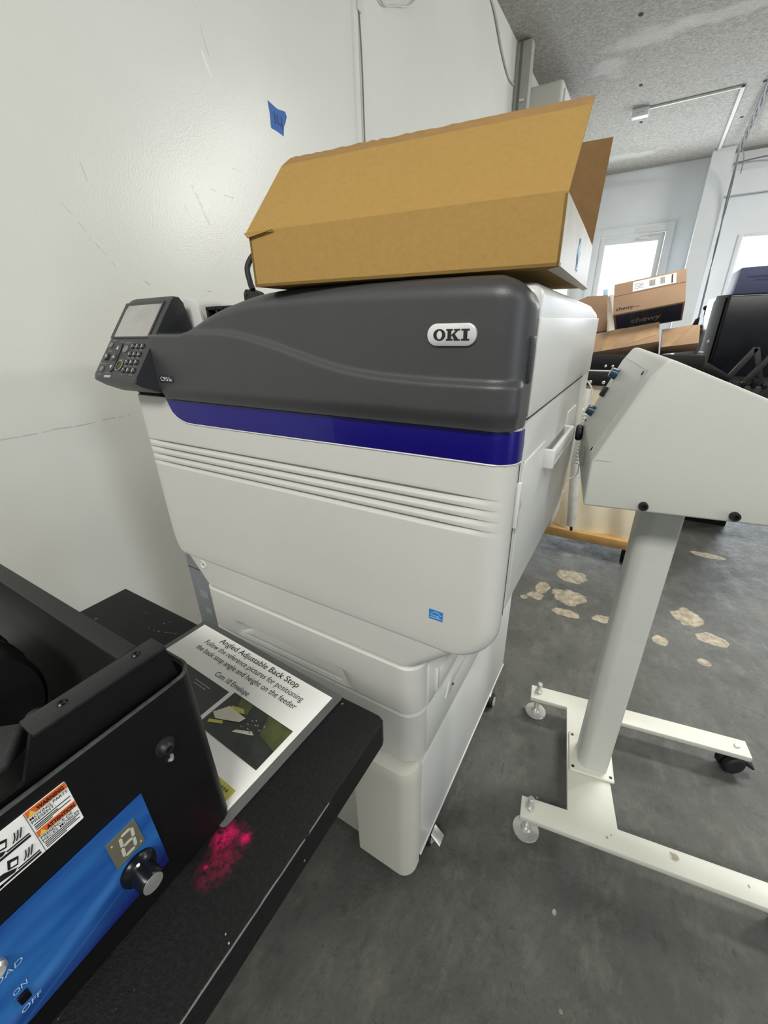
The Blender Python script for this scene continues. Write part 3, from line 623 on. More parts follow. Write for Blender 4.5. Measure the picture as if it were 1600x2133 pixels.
# left end and bottom closing
v0 = cols[0]; prism(bm, [(-0.678, 0.424, 0.9575), (-0.678, 0.46, 0.9575), (-0.678, 0.46, 1.052), (-0.678, 0.424, 1.052)], (0.004, 0, 0))
box(bm, -0.674, XR - 0.006, 0.429, 0.4615, 0.9555, 0.960)
ov = obj('front_cover', bm, 'charcoal', pr, label='charcoal front cover with a curved top and raised wave line')
bm = B(XR - 0.002, XR + 0.0028, 0.442, 0.4535, 1.004, 1.048, bev=0.0016, seg=3); obj('cover_grip', bm, 'charcoal_dark', ov)
# dark gap under cover then blue band
bm = bmesh.new(); box(bm, -0.672, -0.135, 0.4265, 0.44, 0.9545, 0.960); loft(bm, [rrect(-0.672, XR - 0.003, 0.4285, 0.46, (0.002, 0.03, 0.001, 0.001), z, 8, 4) for z in (0.9545, 0.9585)]); obj('cover_gap', bm, 'seam', pr)
def zb(x):
    t = (x + 0.690) / 0.060
    return 0.918 + 0.002 * smooth((x + 0.6) / 0.5) + (0 if t > 1 else 0.037 * (1 - math.sqrt(max(0, 1 - (1 - max(t, 0)) ** 2.4))))
cols = []
plan = [(-0.690 + (XR - 0.026 + 0.690) * (i / 80) ** 1.3, YF, 0, -1) for i in range(81)]
for i in range(1, 11):
    a = i / 10 * PI / 2; plan.append((XR - 0.026 + 0.026 * math.sin(a), YF + 0.026 - 0.026 * math.cos(a), math.sin(a), -math.cos(a)))
plan.append((XR, 0.4565, 1, 0))
for x, y, nx_, ny_ in plan:
    z0 = zb(x); z1 = 0.9553
    cols.append([Vector((x - nx_ * 0.004, y - ny_ * 0.004, z0)), Vector((x + nx_ * 0.0012, y + ny_ * 0.0012, z0)), Vector((x + nx_ * 0.0016, y + ny_ * 0.0016, (z0 + z1) / 2)), Vector((x + nx_ * 0.0012, y + ny_ * 0.0012, z1)), Vector((x - nx_ * 0.004, y - ny_ * 0.004, z1))])
obj('blue_band', loft(bmesh.new(), cols, cap0=False, closed=False), 'blue_band', pr, label='metallic blue band under the charcoal cover')
bm = bmesh.new()
tube(bm, [(x + nx_ * 0.0005, y + ny_ * 0.0005, zb(x) - 0.0012) for x, y, nx_, ny_ in plan[::3]], 0.0012, 6, 0)
obj('band_lip', bm, 'printer_side', pr)
# logo badge
plb = Pl((-0.170, YC - 0.0005, 1.0505), (1, 0, 0), (0, 0, 1))
bm = bmesh.new(); pts = []
hw, hh = 0.0262, 0.0105
for i in range(24): a = -PI / 2 + PI * i / 23; pts.append((hw - hh + hh * math.cos(a), hh * math.sin(a)))
for i in range(24): a = PI / 2 + PI * i / 23; pts.append((-hw + hh + hh * math.cos(a), hh * math.sin(a)))
prism(bm, [plb.p(a, b_, -0.002) for a, b_ in pts], plb.n * 0.0045, bev=0.0010, seg=2)
bd = obj('logo_badge', bm, 'badge', pr, label='silver oval badge with bold black letters')
bm = bmesh.new(); H = 0.0026
def ringp(cx, rx, ry, ix, iy, n=32):
    vo = [bm.verts.new(plb.p(cx + rx * math.cos(2 * PI * i / n), ry * math.sin(2 * PI * i / n), H + 0.0003)) for i in range(n)]
    vi = [bm.verts.new(plb.p(cx + ix * math.cos(2 * PI * i / n), iy * math.sin(2 * PI * i / n), H + 0.0003)) for i in range(n)]
    for i in range(n): bm.faces.new((vo[i], vo[(i + 1) % n], vi[(i + 1) % n], vi[i]))
ringp(-0.0125, 0.0066, 0.0055, 0.0030, 0.0040)
HK = [0]
def pp(pts): HK[0] += 1; plb.poly(bm, pts, H, 0.0003 + 0.00002 * HK[0])
pp([(-0.0052, -0.0053), (0.0018, -0.0053), (0.0018, -0.0037), (-0.0052, -0.0037)]); pp([(-0.0052, 0.0037), (0.0018, 0.0037), (0.0018, 0.0053), (-0.0052, 0.0053)]); pp([(-0.0036, -0.0045), (0.0002, -0.0045), (0.0002, 0.0045), (-0.0036, 0.0045)])
pp([(0.0000, -0.0008), (0.0055, 0.0045), (0.0080, 0.0045), (0.0020, -0.0012)]); pp([(0.0005, 0.0003), (0.0030, 0.0018), (0.0082, -0.0045), (0.0038, -0.0045)])
pp([(0.0030, 0.0039), (0.0095, 0.0039), (0.0095, 0.0053), (0.0030, 0.0053)]); pp([(0.0030, -0.0053), (0.0095, -0.0053), (0.0095, -0.0039), (0.0030, -0.0039)])
pp([(0.0108, -0.0053), (0.0192, -0.0053), (0.0192, -0.0037), (0.0108, -0.0037)]); pp([(0.0108, 0.0037), (0.0192, 0.0037), (0.0192, 0.0053), (0.0108, 0.0053)]); pp([(0.0130, -0.0045), (0.0170, -0.0045), (0.0170, 0.0045), (0.0130, 0.0045)])
obj('logo_lettering', bm, 'ink', bd, smooth=False)
# model tag
plm = Pl((-0.671, YC - 0.0057, 0.9855), (1, 0, 0), (0, 0, 1))
bm = bmesh.new(); plm.poly(bm, [(0, 0), (0.034, 0), (0.037, 0.002), (0.037, 0.008), (0.034, 0.010), (0, 0.010)], 0.0, 0.0006)
mt = obj('model_plate', bm, 'charcoal_dark', pr)
bm = bmesh.new(); text(bm, 'C931', plm, 0.0035, 0.0022, 0.0088, width=0.0235, h=0.0006, bold=0.01); text(bm, 'e', plm, 0.0278, 0.0022, 0.0064, width=0.0048, h=0.0006, bold=0.01)
obj('model_lettering', bm, 'white_ink', mt, smooth=False)
# energy sticker
ple = Pl((-0.191, YF - 0.0002, 0.6855), (1, 0, 0), (0, 0, 1))
bm = bmesh.new(); ple.quad(bm, 0, 0, 0.0205, 0.0160, 0.0, 0.0004); es = obj('energy_sticker', bm, 'energy', pr, label='small blue energy sticker with white script')
bm = bmesh.new(); tube(bm, [ple.p(0.002 + 0.0165 * i / 10, 0.0085 + 0.0050 * math.sin(PI * i / 10), 0.0006) for i in range(11)], 0.00025, 5, 2)
text(bm, 'energy', ple, 0.003, 0.0060, 0.0045, width=0.0135, h=0.0005, shear=0.5); tube(bm, [ple.p(0.001, 0.0035, 0.0006), ple.p(0.0195, 0.0035, 0.0006)], 0.00025, 5, 0)
obj('sticker_script', bm, 'white_ink', es, smooth=False)
# right side: panels and handle
bm = B(XR - 0.001, XR + 0.0016, 0.466, 1.012, 0.9665, 1.064, bev=0.0012); obj('upper_side_panel', bm, 'printer_side', pr)
bm = P([(XR - 0.001, 0.470, 0.738), (XR - 0.001, 0.843, 0.716), (XR - 0.001, 0.875, 0.740), (XR - 0.001, 0.875, 0.915), (XR - 0.001, 0.780, 0.917), (XR - 0.001, 0.776, 0.885), (XR - 0.001, 0.600, 0.885), (XR - 0.001, 0.596, 0.910), (XR - 0.001, 0.470, 0.912)], (0.003, 0, 0), bev=0.001)
mp_ = obj('manual_feed_door', bm, 'printer_side', pr)
bm = bmesh.new(); box(bm, XR + 0.000, XR + 0.015, 0.600, 0.770, 0.870, 0.879, bev=0.002); box(bm, XR + 0.009, XR + 0.015, 0.600, 0.770, 0.876, 0.896, bev=0.002)
for yy in (0.5975, 0.7645): box(bm, XR - 0.0005, XR + 0.0155, yy, yy + 0.008, 0.8693, 0.8966, bev=0.002)
obj('door_handle', bm, 'printer_side', mp_)
bm = bmesh.new(); box(bm, XR + 0.0002, XR + 0.0018, 0.612, 0.760, 0.882, 0.897); obj('handle_recess', bm, 'grey_ink', mp_)
bm = B(XR - 0.002, XR + 0.0045, 0.4555, 0.4625, 0.835, 0.893, bev=0.0015); obj('side_lever', bm, 'printer_side', pr)
bm = P([(XR, 0.4665, 0.852), (XR, 0.480, 0.858), (XR, 0.4665, 0.872)], (0.003, 0, 0), bev=0.0005); obj('side_lever', bm, 'printer_side', pr)
bm = bmesh.new(); box(bm, XR - 0.0005, XR + 0.0003, 0.4566, 0.4572, 0.705, 0.9545); box(bm, XR - 0.0005, XR + 0.0008, 0.463, 0.905, 0.9632, 0.9648); box(bm, XR - 0.0005, XR + 0.0008, 0.472, 0.476, 0.898, 0.912)
obj('panel_gap', bm, 'seam', pr)
bm = bmesh.new(); pls = Pl((XR + 0.0018, 0.474, 0.885), (0, 1, 0), (0, 0, 1)); pls.quad(bm, 0, 0, 0.006, 0.004, 0); pls.quad(bm, 0.001, -0.012, 0.005, -0.006, 0); obj('side_pictogram', bm, 'white_ink', pr)
# spiral cord
bm = bmesh.new(); pts = []
for i in range(200):
    s = i / 199; a = s * 2 * PI * 16; pts.append((-0.094 + 0.006 * math.cos(a), 1.045 + 0.006 * math.sin(a), 0.88 - 0.13 * s))
tube(bm, pts, 0.0017, 6, 0); tube(bm, [(-0.088, 1.045, 0.88), (-0.088, 1.045, 0.92), (-0.11, 1.04, 0.95)], 0.0017, 6, 4); tube(bm, [(-0.088, 1.045, 0.75), (-0.09, 1.05, 0.72), (-0.12, 1.03, 0.70)], 0.0017, 6, 4)
obj('spiral_cord', bm, 'printer_side', pr)

# operator panel
op_prof = [(0.376, 0.9865), (0.378, 0.9935), (0.447, 1.081), (0.468, 1.107), (0.475, 1.1125), (0.484, 1.1115), (0.490, 1.104), (0.497, 1.06), (0.485, 0.972), (0.412, 0.9665), (0.388, 0.978)]
cy_, cz_ = 0.437, 1.04
rings = []
for x, s in [(-0.8095, 0.80), (-0.8085, 0.88), (-0.8055, 0.94), (-0.800, 0.975), (-0.793, 0.993), (-0.785, 1.0), (-0.686, 1.0), (-0.681, 0.995), (-0.6785, 0.975)]:
    rings.append([(x, cy_ + (y - cy_) * s, cz_ + (z - cz_) * s) for y, z in op_prof])
op = obj('operator_panel', loft(bmesh.new(), rings), 'charcoal_dark', pr, label='tilted dark operator panel with screen and keypad')
bm = P([(-0.79, 0.47, 0.955), (-0.79, 0.44, 0.955), (-0.79, 0.425, 0.975), (-0.79, 0.47, 0.985)], (0.112, 0, 0), bev=0.003); obj('panel_mount', bm, 'charcoal_dark', pr)
bm = P([(-0.690, 0.43, 0.9585), (-0.690, 0.495, 0.9585), (-0.690, 0.495, 1.058), (-0.690, 0.43, 1.058)], (0.02, 0, 0), bev=0.002); obj('panel_mount', bm, 'charcoal_dark', pr)
plo = Pl((-0.678, 0.3765, 0.9912), (1, 0, 0), (0, 0.072, 0.091))
fo = 0.0004
bm = bmesh.new(); plo.quad(bm, -0.116, 0.0785, -0.0185, 0.1405, fo, 0.0006); scn = obj('display_screen', bm, 'lcd', op, label='dusty grey display screen')
bm = bmesh.new()
for a in [(-0.126, 0.0765, -0.116, 0.1455), (-0.0185, 0.0765, -0.0145, 0.1455), (-0.116, 0.1405, -0.0185, 0.1455), (-0.116, 0.0755, -0.0185, 0.0785)]: plo.quad(bm, *a, fo, 0.0012)
obj('display_bezel', bm, 'charcoal_dark', op)
bm = bmesh.new(); plo.quad(bm, -0.1165, 0.080, -0.1155, 0.134, fo, 0.0010); obj('display_edge', bm, 'white_ink', op)
keys = [('1', -0.0478, .0607), ('2', -0.0346, .0605), ('3', -0.0212, .0603), ('4', -0.0464, .0457), ('5', -0.0332, .0456), ('6', -0.0200, .0455), ('7', -0.0450, .0309), ('8', -0.0318, .0310), ('9', -0.0185, .0312), ('*', -0.0439, .0164), ('0', -0.0303, .0164), ('C', -0.0166, .0164)]
for ch, a, b_ in keys:
    bm = bmesh.new(); lathe(bm, [(0.0052, 0), (0.0052, 0.0012), (0.0046, 0.0019), (0.0001, 0.0021)], plo.p(a, b_, fo), plo.n, 20)
    kb = obj('keypad_button', bm, 'button_black', op)
    bm = bmesh.new(); text(bm, ch, plo, a, b_ - 0.0024, 0.0068, align='CENTER', h=0.0025, bold=0.008); obj('key_character', bm, 'white_ink', kb, smooth=False)
for a, b_, r in [(-0.1143, .0621, .0050), (-0.065, .0548, .0068), (-0.1098, .0169, .0052)]:
    bm = bmesh.new(); lathe(bm, [(r, 0), (r, 0.0012), (r * 0.85, 0.0016), (0.0001, 0.0018)], plo.p(a, b_, fo), plo.n, 24); obj('round_button', bm, 'button_grey', op)
bm = bmesh.new()
pts = [];
for i in range(13): a = PI * i / 12; pts.append((-0.0880 + 0.0100 * math.cos(a), 0.057 + 0.0095 * math.sin(a)))
for i in range(13): a = PI + PI * i / 12; pts.append((-0.0845 + 0.0100 * math.cos(a), 0.0205 + 0.0095 * math.sin(a)))
plo.poly(bm, pts, fo, 0.0012); rk = obj('rocker_key', bm, 'button_black', op)
for a in [[(-0.0915, .054), (-0.0860, .054), (-0.0888, .0605)], [(-0.0865, .0235), (-0.0838, .0175), (-0.0810, .0235)]]: bm = bmesh.new(); plo.poly(bm, a, fo + 0.0012, 0.0003); obj('arrow_mark', bm, 'white_ink', rk)
for a, b_, r, ch in [(-0.0862, .0388, .0072, 'OK'), (-0.1112, .0397, .0066, None)]:
    bm = bmesh.new(); lathe(bm, [(r, 0), (r, 0.0016), (r * .85, 0.0023), (0.0001, 0.0025)], plo.p(a, b_, fo), plo.n, 24); kb = obj('round_button', bm, 'button_black', op)
    bm = bmesh.new()
    if ch: text(bm, ch, plo, a, b_ - 0.0022, 0.0058, align='CENTER', h=0.0030, bold=0.01)
    else:
        tube(bm, [plo.p(a - 0.002, b_ + 0.002, 0.0030), plo.p(a + 0.002, b_ + 0.002, 0.0030), plo.p(a + 0.0028, b_, 0.0030), plo.p(a + 0.002, b_ - 0.002, 0.0030), plo.p(a - 0.0015, b_ - 0.002, 0.0030)], 0.0004, 5, 4)
        plo.poly(bm, [(a - 0.0035, b_ + 0.002), (a - 0.001, b_ + 0.0038), (a - 0.001, b_ + 0.0002)], 0.0028, 0.0002)
    obj('key_mark', bm, 'white_ink', kb, smooth=False)
bm = bmesh.new(); lathe(bm, [(0.0082, 0), (0.0082, 0.0016), (0.0070, 0.0022), (0.0065, 0.0012), (0.0001, 0.0012)], plo.p(-0.0619, 0.0238, fo), plo.n, 28); sb = obj('start_button', bm, 'button_black', op, label='round start key with a pale green ring')
bm = bmesh.new(); tube(bm, [plo.p(-0.0619 + 0.0086 * math.cos(i / 24 * 2 * PI), 0.0238 + 0.0086 * math.sin(i / 24 * 2 * PI), fo + 0.0012) for i in range(25)], 0.0006, 6, 0); obj('key_ring', bm, 'green_ring', sb)
bm = bmesh.new()
for s, a, b_, w_ in [('HELP', -0.1105, .0712, .010), ('MENU', -0.0855, .0690, .011), ('ON LINE', -0.0665, .0665, .015), ('BACK', -0.1085, .0500, .010), ('START', -0.0640, .0340, .013), ('POWER SAVE', -0.1120, .0262, .020), ('ABC', -0.0346, .0532, .007), ('DEF', -0.0205, .0532, .007), ('GHI', -0.0460, .0384, .007), ('JKL', -0.0330, .0384, .007), ('MNO', -0.0195, .0384, .007), ('PQRS', -0.0450, .0238, .008), ('TUV', -0.0318, .0238, .007), ('WXYZ', -0.0180, .0238, .009), ('CLEAR', -0.0195, .0080, .010), ('@', -0.044, .0085, .003), ('ATTENTION', -0.0880, .0095, .017), ('CANCEL', -0.110, .0060, .010)]:
    text(bm, s, plo, a, b_ - 0.0003, 0.0030, width=w_, align='CENTER', h=fo)
obj('key_legend', bm, 'grey_ink', op, smooth=False)
bm = bmesh.new(); plo.quad(bm, -0.0930, 0.0015, -0.0745, 0.0060, fo, 0.0003); obj('indicator_lamp', bm, 'grey_ink', op)
# upper left tray structure behind
bm = bmesh.new()
box(bm, -0.79, -0.70, 0.505, 1.0, 0.96, 1.1105, bev=0.01, seg=3); box(bm, -0.72, -0.44, 0.985, 1.005, 1.06, 1.108, bev=0.003)
obj('upper_left_frame', bm, 'printer_side', pr)
bm = P([(-0.700, 0.5035, 0.96), (-0.700, 0.5035, 1.1125), (-0.672, 0.5035, 1.106), (-0.662, 0.5035, 1.098), (-0.655, 0.5035, 1.05), (-0.652, 0.5035, 0.96)], (0, 0.006, 0), bev=0.001); obj('output_tray_end', bm, 'printer_side', pr)
bm = bmesh.new(); box(bm, -0.660, -0.40, 0.530, 0.98, 1.02, 1.097)
for xx in (-0.655, -0.632, -0.612, -0.575, -0.52): box(bm, xx, xx + 0.005, 0.512, 0.53, 1.03, 1.094, bev=0.0008)
box(bm, -0.655, -0.40, 0.514, 0.53, 1.068, 1.072); box(bm, -0.655, -0.40, 0.512, 0.53, 1.091, 1.096)
ot = obj('output_tray_ribs', bm, 'black_rubber', pr, label='black ribbed output tray')
bm = bmesh.new(); box(bm, -0.650, -0.57, 0.5118, 0.5125, 1.0795, 1.0805); obj('tray_edge_line', bm, 'white_ink', ot)
bm = bmesh.new(); prism(bm, [(-0.656, 0.60, 1.099), (-0.656, 0.60, 1.120), (-0.650, 0.60, 1.127), (-0.634, 0.60, 1.122), (-0.622, 0.60, 1.108), (-0.60, 0.60, 1.099)], (0, 0.03, 0), bev=0.002)
cl = obj('hinge_bracket', bm, 'black_rubber', pr)
bm = bmesh.new(); screw(bm, (-0.650, 0.600, 1.118), (0, -1, 0), 0.003); screw(bm, (-0.650, 0.600, 1.105), (0, -1, 0), 0.003); obj('bracket_screw', bm, 'charcoal', cl)
bm = bmesh.new(); tube(bm, [(-0.640, 0.61, 1.125), (-0.650, 0.615, 1.14), (-0.655, 0.62, 1.166), (-0.640, 0.64, 1.19), (-0.60, 0.68, 1.20), (-0.53, 0.73, 1.18)], 0.0052, 12, 8)
tag(obj('black_cable', bm, 'black_rubber'), 'thick black cable looping up from the printer top behind the cardboard box', 'cable')

# ------------------------------------------------------------------ CARDBOARD BOX on the printer
zt = 1.106
FL, FR = Vector((-0.4183, 0.4036, zt)), Vector((-0.0840, 0.4544, zt))
RR, RL = Vector((-0.1000, 0.775, zt)), Vector((-0.4343, 0.724, zt))
up = Vector((0, 0, 0.0545)); cb = thing('cardboard_box', 'open brown cardboard box with raised flaps on top of the printer', 'box', tuple((FL + FR + RL + RR) / 4))
bu = (FR - FL).normalized(); bv = Vector((-bu.y, bu.x, 0)); TH = 0.003
def wallp(a, b_, h0, h1, inn): return [a + h0, b_ + h0, b_ + h1, a + h1], inn * TH
bm = bmesh.new(); prism(bm, [FL, FR, RR, RL], (0, 0, TH))
prism(bm, [FL, FR, FR + up + Vector((0.0, 0, 0.0018)), FL + up + Vector((0.0, 0, 0.0006))], bv * TH)
prism(bm, [RL, RR, RR + up, RL + up], -bv * TH); prism(bm, [FL, RL, RL + up, FL + up], bu * TH)
obj('box_body', bm, 'card', cb)
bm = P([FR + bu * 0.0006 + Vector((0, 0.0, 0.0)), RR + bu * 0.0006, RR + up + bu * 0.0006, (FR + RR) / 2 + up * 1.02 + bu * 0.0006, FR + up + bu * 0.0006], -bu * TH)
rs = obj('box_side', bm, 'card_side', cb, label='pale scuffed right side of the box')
plr = Pl(FR + (RR - FR) * 0.40 + Vector((0.001, 0, 0.012)), RR - FR, (0, 0, 1))
bm = bmesh.new()
for k in range(4): tube(bm, [plr.p(0.006 + 0.004 * math.sin(i * 1.3 + k) + 0.004 * k, -0.004 + 0.0045 * i, 0.0004) for i in range(8)], 0.0007, 5, 4)
obj('side_scuff', bm, 'light_blue_ink', rs, label='pale blue scribbled smear')
# front flap, leaning back; with crease strip
f0a, f0b = FL + up + bu * -0.004, FR + up + Vector((0, 0, 0.0015))
tl = FL + bu * 0.006 + bv * 0.085 + Vector((0, 0, 0.1445)); trr = FL + bu * 0.3475 + bv * 0.085 + Vector((0, 0, 0.1465))
fn = (f0b - f0a).cross(tl - f0a).normalized()
ca, cbp = f0a.lerp(tl, 0.885), f0b.lerp(trr, 0.885)
obj('front_flap', P([f0a, f0b, cbp, ca], -fn * TH), 'card', cb, label='long front flap leaning back')
lip = bmesh.new(); n = 60
lo = [ca.lerp(cbp, i / n) for i in range(n + 1)]; hi = []
for i in range(n + 1):
    p = (tl + Vector((0, 0, -0.0)) ).lerp(trr, i / n) + fn * 0.0; p = p + (bv * 0.004 + Vector((0, 0, 0.0005))) + Vector((0, 0, random.uniform(-0.0007, 0.0007) * (1 if i < 40 else 0.2)))
    if i == 0: p += bu * 0.004
    hi.append(p)
prism(lip, lo + hi[::-1], -fn * TH); obj('flap_edge_strip', lip, 'card_crease', cb, label='darker creased strip along the torn flap edge')
# small folded corner at left of crease
bm = P([FL + up * 0.99 - bu * 0.0045 - bv * 0.001, FL + up * 0.90 - bv * 0.0015, FL + up * 1.0 + bu * 0.035 - bv * 0.0015], bv * 0.002 * -1); obj('corner_fold', bm, 'card', cb)
ra = RR + up; rb = RL + up; rn = Vector((0, 0, 1))
bm = P([rb, ra, ra + Vector((0.004, 0.01, 0.128)), rb + Vector((0.0, 0.01, 0.124))], bv * TH); obj('rear_flap', bm, 'card_inner', cb, label='upright rear flap, shading put into its dark brown')
# side flap folded inside
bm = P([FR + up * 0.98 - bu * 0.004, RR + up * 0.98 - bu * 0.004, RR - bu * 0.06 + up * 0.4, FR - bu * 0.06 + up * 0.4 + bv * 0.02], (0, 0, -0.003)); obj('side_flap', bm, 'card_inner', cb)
# frayed lower corner
bm = P([FR + Vector((-0.012, 0.008, -0.001)), RR + Vector((-0.003, -0.004, -0.0035)), RR + Vector((0.003, 0, -0.001)), FR + Vector((0.001, 0.002, 0))], (0, 0, 0.003)); obj('frayed_edge', bm, 'card_side', cb)

# ------------------------------------------------------------------ TABLE, feeder, sheets
TZ = 0.71
tb = thing('black_table', 'black steel worktable with a worn front edge and magenta toner stain', 'table', (-0.375, -0.15, 0))
bm = bmesh.new()
pts = [(-0.604, -0.62), (-0.150, -0.62), (-0.150, 0.232), (-0.152, 0.238), (-0.158, 0.2405), (-0.604, 0.2405)]
prism(bm, [(x, y, TZ - 0.030) for x, y in pts], (0, 0, 0.030), bev=0.0012, seg=2)
obj('tabletop', bm, 'black_table', tb)
for x, y in [(-0.585, 0.2), (-0.585, -0.3), (-0.585, -0.6), (-0.205, -0.6)]: obj('leg', B(x, x + 0.03, y - 0.03, y, 0, TZ - 0.03, bev=0.002), 'black_steel', tb)

# letter sheets
def sheet_plane(z): 
    o = Vector((-0.4255, 0.2435, z)); r = (Vector((-0.2110, 0.2330, z)) - o).normalized(); return Pl(o, r, (0, 1, 0))
lam = thing('laminated_sheet', 'laminated instruction sheet headed Angled Adjustable Back Stop on the black table', 'instruction sheet', (-0.33, 0.10, TZ + 0.0015))
ps = sheet_plane(TZ + 0.002)
bm = bmesh.new()
def rr2(x0, y0, x1, y1, r): 
    o = []
    for cx, cy, a0 in [(x1 - r, y0 + r, -PI / 2), (x1 - r, y1 - r, 0), (x0 + r, y1 - r, PI / 2), (x0 + r, y0 + r, PI)]:
        for i in range(6): a = a0 + PI / 2 * i / 5; o.append((cx + r * math.cos(a), cy + r * math.sin(a)))
    return o
ps.poly(bm, rr2(-0.0075, -0.139, 0.2245, 0.0075, 0.004), -0.001, 0.0006); obj('laminate_border', bm, 'laminate', lam)
bm = bmesh.new(); ps.quad(bm, 0, -0.136, 0.2159, 0.0, -0.0004, 0.0003); pg = obj('paper', bm, 'paper', lam)
bm = bmesh.new()
text(bm, 'Angled Adjustable Back Stop', ps, 0.1105, -0.0108, 0.0105, width=0.131, align='CENTER', h=0, bold=0.007)
text(bm, 'Follow the reference pictures for positioning', ps, 0.1108, -0.0215, 0.0098, width=0.162, align='CENTER', h=0)
text(bm, 'the back stop angle and height on the feeder', ps, 0.1103, -0.0320, 0.0098, width=0.1645, align='CENTER', h=0)
text(bm, 'Com 10 Envelope', ps, 0.112, -0.0468, 0.0092, width=0.0545, align='CENTER', h=0)
obj('sheet_text', bm, 'ink', lam, smooth=False)
def photo(a0, b0, a1, b1, seedy):
    bm = bmesh.new(); ps.quad(bm, a0, b0, a1, b1, 0, 0.0002); ph = obj('printed_photo', bm, 'photo_dark', lam)
    W_, H_ = a1 - a0, b1 - b0
    def q(pts): return [(a0 + W_ * x, b0 + H_ * y) for x, y in pts]
    if seedy == 0:
        bm = bmesh.new()
        for p in ([(0.22, 0.72), (0.40, 0.72), (0.36, 0.98), (0.14, 0.98)], [(0.62, 0.98), (1.0, 0.98), (1.0, 0.45), (0.72, 0.55)]): ps.poly(bm, q(p), 0.0003, 0.0002)
        obj('photo_machine', bm, 'photo_olive', ph)
        bm = bmesh.new()
        for p in ([(0.16, 0.60), (0.36, 0.72), (0.30, 0.80), (0.14, 0.72)], [(0.08, 0.15), (0.25, 0.30), (0.22, 0.36), (0.06, 0.22)]): ps.poly(bm, q(p), 0.0005, 0.0002)
        obj('photo_highlight', bm, 'photo_yellow', ph)
        bm = bmesh.new(); ps.poly(bm, q([(0.02, 0.38), (0.12, 0.68), (0.42, 0.66), (0.40, 0.52), (0.12, 0.30)]), 0.0007, 0.0002)
        for k in range(14):
            x, y = random.uniform(0.42, 0.68), random.uniform(0.45, 0.8); ps.quad(bm, a0 + W_ * x, b0 + H_ * y, a0 + W_ * (x + 0.02), b0 + H_ * (y + 0.012), 0.0005, 0.0002)
        ps.poly(bm, q([(0.42, 0.28), (0.66, 0.46), (0.62, 0.52), (0.44, 0.36)]), 0.0005, 0.0002)
        obj('photo_envelope', bm, 'photo_white', ph)
    else:
        bm = bmesh.new(); ps.quad(bm, a0 + W_ * 0.45, b0 + H_ * 0.78, a0 + W_ * 0.75, b0 + H_ * 0.80, 0.0003); ps.quad(bm, a0 + W_ * 0.48, b0 + H_ * 0.70, a0 + W_ * 0.72, b0 + H_ * 0.72, 0.0003); ps.quad(bm, a0 + W_ * .55, b0 + H_ * .3, a0 + W_ * .58, b0 + H_ * .34, .0003)
        obj('photo_highlight', bm, 'grey_ink', ph)
photo(0.1245, -0.0945, 0.2095, -0.0500, 0)
photo(0.0350, -0.0945, 0.1190, -0.0530, 1)
bm = bmesh.new(); ps.quad(bm, 0.125, -0.1355, 0.209, -0.1153, 0.0, 0.0002); yp = obj('printed_photo', bm, 'photo_yellow', lam, label='photo with a yellow machine')
bm = bmesh.new()
for k in range(5): ps.quad(bm, 0.190 + 0.003 * k, -0.1205, 0.1915 + 0.003 * k, -0.1185, 0.0003)
obj('photo_detail', bm, 'photo_olive', yp)
under = sheet_plane(TZ + 0.0002); bm = bmesh.new(); under.quad(bm, 0.015, -0.135, 0.1935, 0.0075, 0.0, 0.0004)
tag(obj('loose_paper', bm, 'paper'), 'blank white paper edge showing from under the laminated sheet', 'paper')

# envelope feeder
FX = -0.213
fd = thing('envelope_feeder', 'black steel envelope feeder with blue control strip on the black table', 'feeder machine', (-0.40, -0.08, TZ))
bm = bmesh.new()
def sheetp(pts, t): prism(bm, pts, t)
# outer housing with rounded rear right corner (sheet metal, open top)
path = [(FX, -0.34)] + [(FX, 0.100 - 0.012)] 
for i in range(1, 7): a = i / 6 * PI / 2; path.append((FX - 0.012 + 0.012 * math.cos(a), 0.098 + 0.012 * math.sin(a) - 0.002))
path += [(-0.250, 0.108)]
ou = [Vector((x, y, TZ + 0.001)) for x, y in path]; inn = []
for i, p in enumerate(ou):
    a = ou[max(i - 1, 0)]; c_ = ou[min(i + 1, len(ou) - 1)]; d_ = (c_ - a).normalized(); inn.append(p + Vector((-d_.y, d_.x, 0)) * 0.0025)
Hh = Vector((0, 0, 0.149))
loft(bm, [[ou[i], inn[i], inn[i] + Hh, ou[i] + Hh] for i in range(len(ou))])
hs = obj('outer_housing', bm, 'black_steel', fd)
bm = bmesh.new(); tube(bm, [(p.x - (0.001 if p.x > -0.25 else 0), p.y, p.z + 0.1492) for p in ou], 0.0013, 6, 0); obj('housing_rim', bm, 'worn_edge', hs, label='worn greyish top rim')
# inner plate + flange
bm = bmesh.new(); prism(bm, [(-0.2185, -0.30, 0.72), (-0.2185, 0.094, 0.72), (-0.2185, 0.100, 0.86), (-0.2185, 0.097, 0.885), (-0.2185, 0.028, 0.885), (-0.2185, 0.018, 0.862), (-0.2185, -0.30, 0.845)], (-0.003, 0, 0)); 
obj('inner_side_plate', bm, 'black_steel', fd)
bm = B(-0.2325, -0.2180, 0.028, 0.0975, 0.8825, 0.8855, bev=0.0008); fl = obj('top_flange', bm, 'black_flange', fd)
bm = bmesh.new(); screw(bm, (-0.2265, 0.084, 0.8852), (0, 0, 1), 0.0026, 0.0012); screw(bm, (-0.2260, 0.0445, 0.8852), (0, 0, 1), 0.0026, 0.0012); obj('flange_screw', bm, 'black_gloss', fl)
bm = B(-0.60, -0.2325, 0.0765, 0.0885, 0.8825, 0.8855, bev=0.0008); box(bm, -0.60, -0.222, 0.0855, 0.0885, TZ + 0.001, 0.883); obj('rear_crossbar', bm, 'black_flange', fd)
obj('base_plate', B(-0.598, -0.217, -0.33, 0.10, TZ + 0.001, TZ + 0.006), 'black_rubber', fd)
